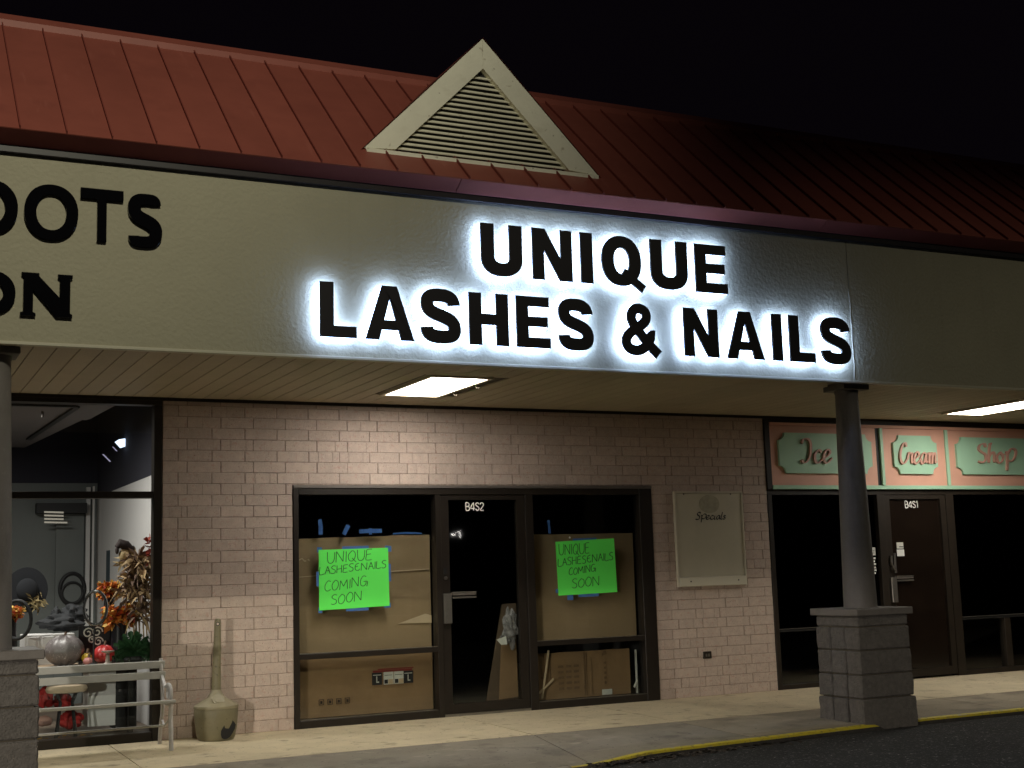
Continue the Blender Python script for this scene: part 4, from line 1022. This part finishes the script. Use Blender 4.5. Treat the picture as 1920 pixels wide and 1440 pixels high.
# interior lamps
def small_light(nm, label, pts, Y, th, m, parts=True):
    g = MB(); p = [P(a, b, Y) for a, b in pts]; d = Vector((0, th, .004)); g._add(p + [q + d for q in p], [tuple(range(len(p))), tuple(range(2 * len(p) - 1, len(p) - 1, -1))] + [(i, i + len(p), (i + 1) % len(p) + len(p), (i + 1) % len(p)) for i in range(len(p))])
    return tag(g.build(nm, m), label, 'light', 'lit lamps high inside the decor shop')
LEDB = mat('cool_shop_led', (.8, .8, .8), .5, emit=(.66, .78, 1.0), estr=2.2); LEDV = mat('dim_shop_led', (.5, .5, .6), .5, emit=(.6, .55, .85), estr=.45)
small_light('shop_spotlight', 'largest cool white lamp glowing in the upper window pane', [(216, 829), (224, 824), (237, 822), (244, 834), (226, 840)], 2.4, .03, LEDB)
small_light('shop_spotlight', 'slanting cool white lamp near the frame in the upper window pane', [(264.5, 787), (268, 786), (276, 792), (281, 801), (275, 799)], 2.3, .03, LEDB)
small_light('shop_spotlight', 'thin dim lamp streak just under the largest lamp in the pane', [(211, 838), (213, 838), (220.5, 846), (218, 846)], 2.4, .02, LEDV)
small_light('shop_spotlight', 'lowest dim lamp streak in the upper window pane', [(192, 852), (195, 852), (208, 865), (206, 866)], 2.4, .02, LEDV)
SL_ = bpy.data.lights.new('shop_ceiling_lamp', 'AREA'); SL_.shape = 'RECTANGLE'; SL_.size = 1.2; SL_.size_y = .6; SL_.energy = 96; SL_.color = (1, .94, .86)
slo = bpy.data.objects.new('shop_ceiling_lamp', SL_); COL.objects.link(slo); slo.location = (-1.95, .70, 2.93)
# --- furniture
WOODT = mat('burlap_table_cover', (.36, .26, .17), .85, var=.25, scale=14)
tb = thing('display_table', 'display table under tan burlap cloth inside the decor shop window', 'table', (-.8, .55, .03))
ztb = .655
MB().box(-1.6, -.30, .24, .98, ztb - .03, ztb).build('tabletop', WOODT, tb, bevel=.006)
for x in (-1.5, -.42):
    for y in (.32, .9): MB().box(x - .02, x + .02, y - .02, y + .02, .03, ztb - .031).build('leg', BLACK, tb)
MB().box(-.74, -.50, .60, .93, .10, .60).build('drawer_cabinet', SHOPWALL, tb, bevel=.004); MB().box(-.50, -.31, .62, .93, .06, .60).build('dark_cabinet', BLACK, tb)
st = thing('round_stool', 'small stool with beige cushion and bent black legs inside the shop window', 'stool', (-1.06, .36, .03))
sx, sy = P(125, 1290, .26).x, .26
zs_ = P(125, 1290, .26).z
g = MB(); g.lathe([(.10, zs_ - .045), (.165, zs_ - .035), (.178, zs_ - .008), (.165, zs_ + .020), (.10, zs_ + .030)], sx, sy, 24, 1, .6); g.build('cushion', mat('beige_cushion', (.48, .38, .27), .8, var=.1), st, smooth=True)
for k in range(4):
    a = .785 + k * math.pi / 2; c_, s_ = math.cos(a), math.sin(a)
    MB().tube([(sx + .11 * c_, sy + .06 * s_, zs_ - .045), (sx + .07 * c_, sy + .04 * s_, zs_ - .12), (sx + .12 * c_, sy + .07 * s_, .03)], .010, 6).build('leg', BLACK, st)
def ring(mb, c, rx, rz, tr, n=28, tilt=0.0, yaw=0.0):
    p = []
    for i in range(n + 1):
        a = 2 * math.pi * i / n; v = Vector((rx * math.cos(a), 0, rz * math.sin(a))); v = Matrix.Rotation(yaw, 3, 'Z') @ (Matrix.Rotation(tilt, 3, 'Y') @ v); p.append(Vector(c) + v)
    mb.tube(p, tr, 8, False)
MIRROR = mat('mirror_glass', (.75, .75, .75), .03, metal=1.0); CHROME = mat('dark_chrome', (.25, .25, .25), .18, metal=.9)
def face(c, rx, rz, th, m, nm, par, yaw=0.0, n=28):
    vs = []
    for d in (0, th):
        for i in range(n): a = 2 * math.pi * i / n; v = Matrix.Rotation(yaw, 3, 'Z') @ Vector((rx * math.cos(a), d, rz * math.sin(a))); vs.append(Vector(c) + v)
    g = MB(); g._add(vs, [tuple(range(n)), tuple(range(2 * n - 1, n - 1, -1))] + [(i, i + n, (i + 1) % n + n, (i + 1) % n) for i in range(n)]); return g.build(nm, m, par)
m1 = thing('table_hoop', 'oval chrome hoop on a thin black stand before orange flowers', 'hoop', P(176, 1243, .36))
c_ = P(179, 1140, .36); yw = -.55
g = MB(); ring(g, c_, .105, .150, .014, yaw=yw); g.build('rim', CHROME, m1, smooth=True)
b0 = P(175, 1243, .36); MB().tube([(c_.x - .005, .365, c_.z - .15), (b0.x, .365, ztb + .012)], .008, 8).build('stem', BLACK, m1); MB().lathe([(.045, ztb + .001), (.04, ztb + .012), (.01, ztb + .022)], b0.x, .365, 16).build('base', BLACK, m1)
m2 = thing('table_hoop', 'black hoop on a stand half hidden behind the left column', 'hoop', P(34, 1240, .5))
c2_ = P(32, 1162, .5); g = MB(); ring(g, c2_, .125, .165, .016, yaw=-.5); g.build('rim', BLACK, m2, smooth=True)
MB().tube([(c2_.x, .505, c2_.z - .165), (c2_.x, .505, ztb)], .008, 8).build('stem', BLACK, m2)
hm = thing('hoop_mirror', 'black double hoop mirror hung on the grey panel inside the shop', 'mirror', P(135, 1105, 4.08))
c3 = P(135.5, 1104, 4.09); g = MB(); ring(g, c3, .135, .175, .022); ring(g, c3 - Vector((0, .012, .045)), .115, .118, .014); g.build('rim', BLACK, hm, smooth=True); face(c3 + Vector((0, .004, 0)), .12, .16, .004, SHOPGREY, 'glass', hm)
ht = thing('witch_hat', 'round black hat with tan raffia trim hanging beside the left column', 'hat', P(50, 1105, 1.6))
c4 = P(50, 1106, 1.6); FELT = mat('black_felt', (.008, .009, .012), .95)
face(c4, .195, .215, .012, FELT, 'brim', ht); g = MB(); g.blob((c4.x, c4.y - .03, c4.z), .10, .06, .11, 16, 10); g.build('crown', FELT, ht, smooth=True)
RAFFIA = mat('tan_raffia', (.42, .33, .16), .8, var=.3, scale=30)
def leaves(mb, c, n, sx, sy, sz, l, w, up=0.3, seed=1, droop=.3):
    R = random.Random(seed)
    for i in range(n):
        d = Vector((R.gauss(0, 1), R.gauss(0, .7), R.gauss(up, .8))).normalized(); p = Vector(c) + Vector((R.uniform(-sx, sx), R.uniform(-sy, sy), R.uniform(-sz, sz)))
        s = d.cross(Vector((R.uniform(-1, 1), R.uniform(-1, 1), R.uniform(-1, 1)))).normalized() * w * R.uniform(.6, 1.2); ll = l * R.uniform(.6, 1.3); m_ = p + d * ll * .55; e = p + d * ll - Vector((0, 0, droop * ll * R.random()))
        mb._add([p, m_ + s, e, m_ - s], [(0, 1, 2, 3)])
g = MB(); leaves(g, P(68, 1130, 1.55), 40, .06, .02, .05, .09, .012, .2, 3); g.build('raffia_trim', RAFFIA, ht)
# flowers
ORANGE = mat('orange_petals', (.75, .22, .03), .7, var=.3, scale=30, objrand=.1); YELF = mat('yellow_petals', (.75, .46, .09), .7, var=.3, scale=30); REDF = mat('rust_petals', (.42, .055, .025), .7, var=.3, scale=30)
VASE = mat('black_vase', (.01, .01, .014), .35)
def bouquet(label, px, py, Y, s, zt, seed):
    t = thing('flower_bouquet', label, 'flowers', (P(px, py, Y).x, Y, zt), 'autumn flower arrangements in the shop window')
    c_ = P(px, py, Y)
    for nm, m_, n, k in (('orange_flowers', ORANGE, 300, 1.0), ('rust_flowers', REDF, 110, .9), ('yellow_flowers', YELF, 130, 1.1)):
        g = MB(); leaves(g, c_, n, .075 * s * k, .06 * s, .05 * s * k, .050 * s, .019 * s, .25, seed + n); g.build(nm, m_, t)
    g = MB(); g.lathe([(.045 * s, zt), (.055 * s, zt + .06 * s), (.045 * s, max(zt + .08, c_.z - .05 * s)), (.05 * s, max(zt + .09, c_.z - .03 * s))], c_.x, Y, 16); g.build('vase', VASE, t, smooth=True)
bouquet('larger bouquet of orange silk flowers beside the oval hoop', 224, 1155, .62, 1.45, ztb, 5)
bouquet('orange flowers seen through the black hoop by the left column', 22, 1150, .8, .9, ztb, 23)
bouquet('smaller orange flowers behind the top of the oval hoop', 205, 1107, .9, 1.05, ztb, 11)
HUSK = mat('dry_corn_husk', (.66, .50, .27), .8, var=.45, scale=25, col2=(.34, .21, .11)); HUSKD = mat('brown_corn_leaf', (.20, .125, .085), .85, var=.4, scale=25)
cs = thing('corn_stalks', 'bundle of dry corn stalks leaning by the window frame inside the shop', 'corn stalks', (P(262, 1230, .55).x, .55, ztb))
for nm, m_, n, k, sd in (('husks', HUSK, 150, 1.0, 2), ('brown_leaves', HUSKD, 130, .9, 8)):
    g = MB()
    for (a, b, e) in ((262, 1150, .045), (268, 1112, .05), (255, 1080, .045), (274, 1065, .04), (246, 1105, .05), (258, 1055, .035)):
        leaves(g, P(a, b, .55), n // 3, e * k * 1.15, .05, .06, .15, .017, .4, sd + a, .6)
    g.build(nm, m_, cs)
for a in (252, 262, 270, 276): MB().tube([P(a, 1210, .55), P(a - 3, 1120, .58), P(a - 6 + (a - 260) * .3, 1040, .6)], .007, 6).build('stalk', HUSK, cs)
hs = thing('bird_house', 'little weathered wooden house with peaked roof among the corn stalks', 'house ornament', P(256, 1085, .75))
WOODG = mat('weathered_wood', (.13, .10, .09), .8, var=.3, scale=18)
a_, b_ = P(244, 1095, .75), P(268, 1052, .75)
MB().box(a_.x, b_.x, .72, .84, a_.z, b_.z - .06).build('body', WOODG, hs); MB().prism([(a_.x - .02, b_.z - .06), (b_.x + .02, b_.z - .06), ((a_.x + b_.x) / 2, b_.z + .04)], .70, .86).build('roof', HUSKD, hs)
MB().box(b_.x - .035, b_.x - .005, .76, .80, b_.z - .06, b_.z + .07).build('chimney', WOODG, hs)
for k in (0, 1): MB().box(a_.x + .03 + k * .05, a_.x + .055 + k * .05, .714, .719, a_.z + .05, a_.z + .10).build('window', BLACK, hs)
sc = thing('scarecrow_figure', 'scarecrow with a dark floppy hat and pale straw neck atop the corn', 'scarecrow', P(236, 1075, .7))
hc_ = P(234, 1030, .7); STRAW = mat('pale_straw', (.58, .45, .24), .8, var=.3, scale=40); HATB = mat('brown_hat', (.03, .02, .018), .85)
g = MB(); g.tube([hc_ + Vector((-.075, 0, .02)), hc_ + Vector((-.045, 0, .055)), hc_ + Vector((.01, 0, .03)), hc_ + Vector((.06, 0, -.01))], [.022, .045, .05, .035], 12); g.blob(hc_ + Vector((.075, .01, -.015)), .028, .03, .05, 12, 8); g.blob(hc_ + Vector((-.07, 0, -.01)), .018, .02, .035, 10, 6); g.build('hat', HATB, sc, smooth=True)
g = MB(); g.blob(hc_ + Vector((-.005, .01, -.055)), .05, .045, .06, 14, 10, .1); g.build('head', STRAW, sc, smooth=True)
g = MB(); leaves(g, hc_ + Vector((.005, .0, -.11)), 60, .03, .03, .04, .09, .010, -.8, 21, 0); g.build('straw', STRAW, sc)
tag(MB().box(-.128, -.1235, 3.25, 3.47, 1.40, 1.74).build('wall_plaque', mat('slate_plaque', (.055, .085, .10), .6, var=.3, scale=30)), 'narrow slate blue plaque hung on the white side wall', 'plaque')
g = MB(); leaves(g, P(283, 1035, .5), 60, .02, .05, .12, .07, .022, .3, 31); tag(g.build('autumn_branch', mat('red_leaves', (.40, .06, .03), .7, var=.4, scale=20)), 'red autumn leaves at the top beside the window frame', 'leaves')
# fern
FERN = mat('dark_green_fern', (.028, .105, .034), .6, var=.4, scale=30)
fr = thing('potted_fern', 'dense dark green fern at the window behind the bench', 'plant', (P(250, 1240, .36).x, .36, ztb))
g = MB()
for k in range(110):
    R = random.Random(k); c_ = P(250, 1226, .36); a = R.uniform(-.7, 3.84); rr = R.uniform(.06, .19); tip = c_ + Vector((rr * math.cos(a), R.uniform(-.12, .05), .01 + .20 * math.sin(a) * R.uniform(.3, 1))); mid = c_ * .5 + tip * .5 + Vector((0, 0, .05))
    p0 = c_ + Vector((R.uniform(-.03, .03), 0, -.03))
    for j in range(9):
        t = j / 8; q_ = p0 * (1 - t) ** 2 + mid * 2 * t * (1 - t) + tip * t * t; l_ = .048 * (1 - .5 * t)
        for s in (-1, 1):
            dr = (tip - p0).normalized().cross(Vector((0, 1, 0))) * s; e = q_ + dr * l_ + Vector((0, -.01, -.012)); w_ = (tip - p0).normalized() * .013; g._add([q_ - w_, q_ + w_, e], [(0, 1, 2)])
g.build('fronds', FERN, fr); g = MB(); c_ = P(250, 1236, .36); g.lathe([(.07, ztb + .001), (.10, ztb + .03), (.085, ztb + .06)], c_.x, .36, 16); g.build('pot', BLACK, fr)
# pumpkins and small goods
def pumpkin(label, px, py, Y, r, m, zt, sq=.78):
    t = thing('pumpkin', label, 'pumpkin', (P(px, py, Y).x, Y, zt), 'pumpkins on the display table'); c_ = P(px, py, Y); g = MB()
    g.blob((c_.x, Y, zt + r * sq), r, r, r * sq, 32, 12, 0, 0, lambda q, th: 1 + .05 * math.cos(8 * q)); g.build('shell', m, t, smooth=True)
    MB().tube([(c_.x, Y, zt + r * sq * 1.9), (c_.x + .012, Y, zt + r * sq * 1.9 + .045)], .012, 6).build('stem', HUSKD, t)
PUMPG = mat('grey_pumpkin', (.20, .175, .175), .4, var=.2, scale=20, spots=(90, .64, .68, (.6, .58, .56)))
pumpkin('large glittery grey pumpkin beside the white drawers', 121, 1215, .55, .165, PUMPG, ztb, .80)
pumpkin('red pumpkin behind the cake stand', 196, 1213, .62, .10, mat('red_pumpkin', (.50, .035, .035), .4), ztb, .8)
pumpkin('small yellow gourd in front of the swirl lettered sign', 163, 1212, .48, .045, mat('yellow_gourd', (.62, .40, .03), .45), ztb + .02, .9)
pumpkin('little pink gourd under the oval hoop', 166, 1224, .40, .045, mat('pink_gourd', (.50, .20, .19), .5), ztb, .75)
bs = thing('swirl_sign', 'black board with white swirl monogram behind the oval hoop stem', 'sign', P(182, 1200, .68))
a_, b_ = P(147, 1215, .68), P(208, 1178, .68); MB().box(a_.x, b_.x, .68, .69, ztb + .001, b_.z + .03).build('board', BLACK, bs)
g = MB()
for px_, py_, s_ in ((165, 1187, .05), (182, 1185, .05), (184, 1203, .045), (172, 1200, .035)):
    o_ = P(px_, py_, .678); g.ribbon([(o_.x + s_ * (1 - k / 22) * math.cos(k * .5), o_.z + s_ * (1 - k / 22) * math.sin(k * .5)) for k in range(18)], .012, .675, .6795)
g.build('monogram', LABELW, bs)
dw = thing('storage_unit', 'white drawer unit with two fronts behind the left column base', 'drawers', P(62, 1215, .9))
a_, b_ = P(46, 1220, .9), P(140, 1187, .9); MB().box(a_.x, b_.x, .9, 1.3, ztb - .05, b_.z).build('carcass', SHOPWALL, dw, bevel=.004)
a2 = P(51, 1215, .9); MB().box(a2.x, a2.x + .105, .885, .899, a2.z, b_.z - .02).build('drawer_front', SHOPWALL, dw, bevel=.003); MB().box(a2.x + .125, a2.x + .23, .885, .899, a2.z, b_.z - .02).build('drawer_front', SHOPWALL, dw, bevel=.003)
cs_ = thing('cake_stand', 'small pale pedestal cake stand next to the fern', 'cake stand', (P(203, 1245, .33).x, .33, ztb)); c_ = P(202, 1222, .33)
g = MB(); g.lathe([(.05, ztb + .001), (.02, ztb + .02), (.015, c_.z - .015), (.055, c_.z), (.058, c_.z + .008)], c_.x, .33, 20); g.build('pedestal', mat('pale_ceramic', (.55, .47, .43), .4), cs_, smooth=True)
g = MB(); g.blob(P(118, 1168, 1.2), .20, .12, .075, 40, 24, .45, 13); g.blob(P(138, 1152, 1.25), .12, .10, .09, 36, 22, .4, 17); g.blob(P(105, 1160, 1.22), .05, .05, .10, 30, 18, .35, 21); tag(g.build('dark_fabric', mat('charcoal_cloth', (.028, .030, .034), .85), smooth=True), 'heap of charcoal cloth lying behind the grey pumpkin', 'cloth')
g = MB()
for k in range(4): g.bar(P(83, 960 + k * 6.4, 3.9), P(119 if k < 3 else 126, 961 + k * 6.3, 3.9), .02, .018)
SLATL = mat('pale_glow_slat', (.75, .70, .60), .4, emit=(1, .9, .75), estr=.18)  # blind is no lamp; faint emission stands in for light on its slats
bd = tag(g.build('slatted_blind', SLATL), 'pale self-glowing slats of a small blind high on the back wall', 'blind')
g = MB(); REDC = mat('red_cloth', (.42, .022, .02), .75, var=.3)
g.blob(P(84, 1308, .5), .07, .06, .085, 32, 20, .45, 3); g.blob(P(132, 1350, .55), .10, .07, .075, 32, 20, .45, 5); g.blob(P(118, 1315, .7), .08, .06, .07, 32, 20, .5, 8); tag(g.build('red_fabric', REDC, smooth=True), 'crumpled red fabric piled around the stool legs', 'fabric')
g = MB(); g.blob(P(82, 1352, .45), .075, .06, .045, 14, 8, .2, 3); tag(g.build('pink_cushion', mat('pink_cloth', (.50, .30, .25), .8), smooth=True), 'pale pink cushion on the floor below the stool', 'cushion')
g = MB()
for k in range(70):
    R = random.Random(k + 100); p = Vector((R.uniform(-1.5, -.7), R.uniform(.16, .5), .036 + R.random() * .02)); a = R.uniform(0, 6.28); d = Vector((math.cos(a), math.sin(a), R.uniform(-.2, .5))) * .03; e = Vector((-math.sin(a), math.cos(a), .3)) * .015; g._add([p - d, p + e, p + d, p - e], [(0, 1, 2, 3)])
o = g.build('fallen_leaves', YELF); tag(o, 'scattered fallen paper leaves on the shop window floor', 'leaves'); o['kind'] = 'stuff'

# ================================================================== LIT SIGN ACROSS THE LOT (behind the camera, seen mirrored in the door glass)
pg = at(858, 1001, .03); dv = pg - C; ts = (-46 - .03) / -dv.y
sp_ = pg + Vector((dv.x, -dv.y, dv.z)) * ts
SIGNW = mat('lit_sign_face', (.8, .8, .8), .5, emit=(1, .97, .92), estr=26)
rs = thing('roadside_sign', 'small lit sign on a post across the lot, mirrored in the glass door', 'sign', (sp_.x, sp_.y, ZA))
MB().box(sp_.x - .55, sp_.x + .55, sp_.y - .2, sp_.y - .05, sp_.z - .4, sp_.z + .4).build('sign_box', BLACK, rs)
MB().box(sp_.x - .06, sp_.x + .06, sp_.y - .18, sp_.y - .06, ZA, sp_.z - .4).build('post', BLACK, rs)
g = MB(); ph = [(-.30, .02), (-.12, .05), (-.10, -.06), (-.28, -.10)]
g.prism([(sp_.x + a, sp_.z + b) for a, b in ph], sp_.y - .05, sp_.y - .04); g.box(sp_.x + .10, sp_.x + .17, sp_.y - .05, sp_.y - .04, sp_.z - .16, sp_.z + .12); g.box(sp_.x + .03, sp_.x + .09, sp_.y - .05, sp_.y - .04, sp_.z + .04, sp_.z + .12)
g.build('lit_mark', SIGNW, rs)
# ================================================================== PARKING LOT LAMP (out of the picture, lights the front)
def aim(o, p, t):
    o.location = p; o.rotation_euler = (Vector(t) - Vector(p)).to_track_quat('-Z', 'Y').to_euler()
for (lx, ly, lz), tg, pw, ang, bl, lc_ in LAMPS:
    lp = thing('street_lamp', 'tall parking lot lamp post out in the lot facing the %s' % ('decor shop' if lx < 0 else 'ice cream shop'), 'lamp', (lx - .9, ly - .6, ZA), 'parking lot lamps')
    MB().tube([(lx - .9, ly - .6, ZA), (lx - .9, ly - .6, lz + .25)], [.10, .06], 16).build('pole', BRONZE, lp)
    MB().box(lx - .95, lx + .3, ly - .77, ly + .17, lz + .2, lz + .3).build('lamp_head', BRONZE, lp, bevel=.02)
    PL = bpy.data.lights.new('lot_lamp', 'SPOT'); PL.energy = pw; PL.color = lc_; PL.shadow_soft_size = .12
    PL.spot_size = math.radians(2 * ang); PL.spot_blend = bl
    plo = bpy.data.objects.new('lot_lamp', PL); COL.objects.link(plo); aim(plo, (lx, ly, lz), tg)
HL = bpy.data.lights.new('low_beam', 'SPOT'); HL.energy = HEADLIGHT[1]; HL.color = HEADLIGHT[2]; HL.shadow_soft_size = .10
HL.spot_size = math.radians(179.8); HL.spot_blend = .046
hlo = bpy.data.objects.new('low_beam', HL); COL.objects.link(hlo); aim(hlo, HEADLIGHT[0], Vector(HEADLIGHT[0]) - Vector((0, 0, 1)))
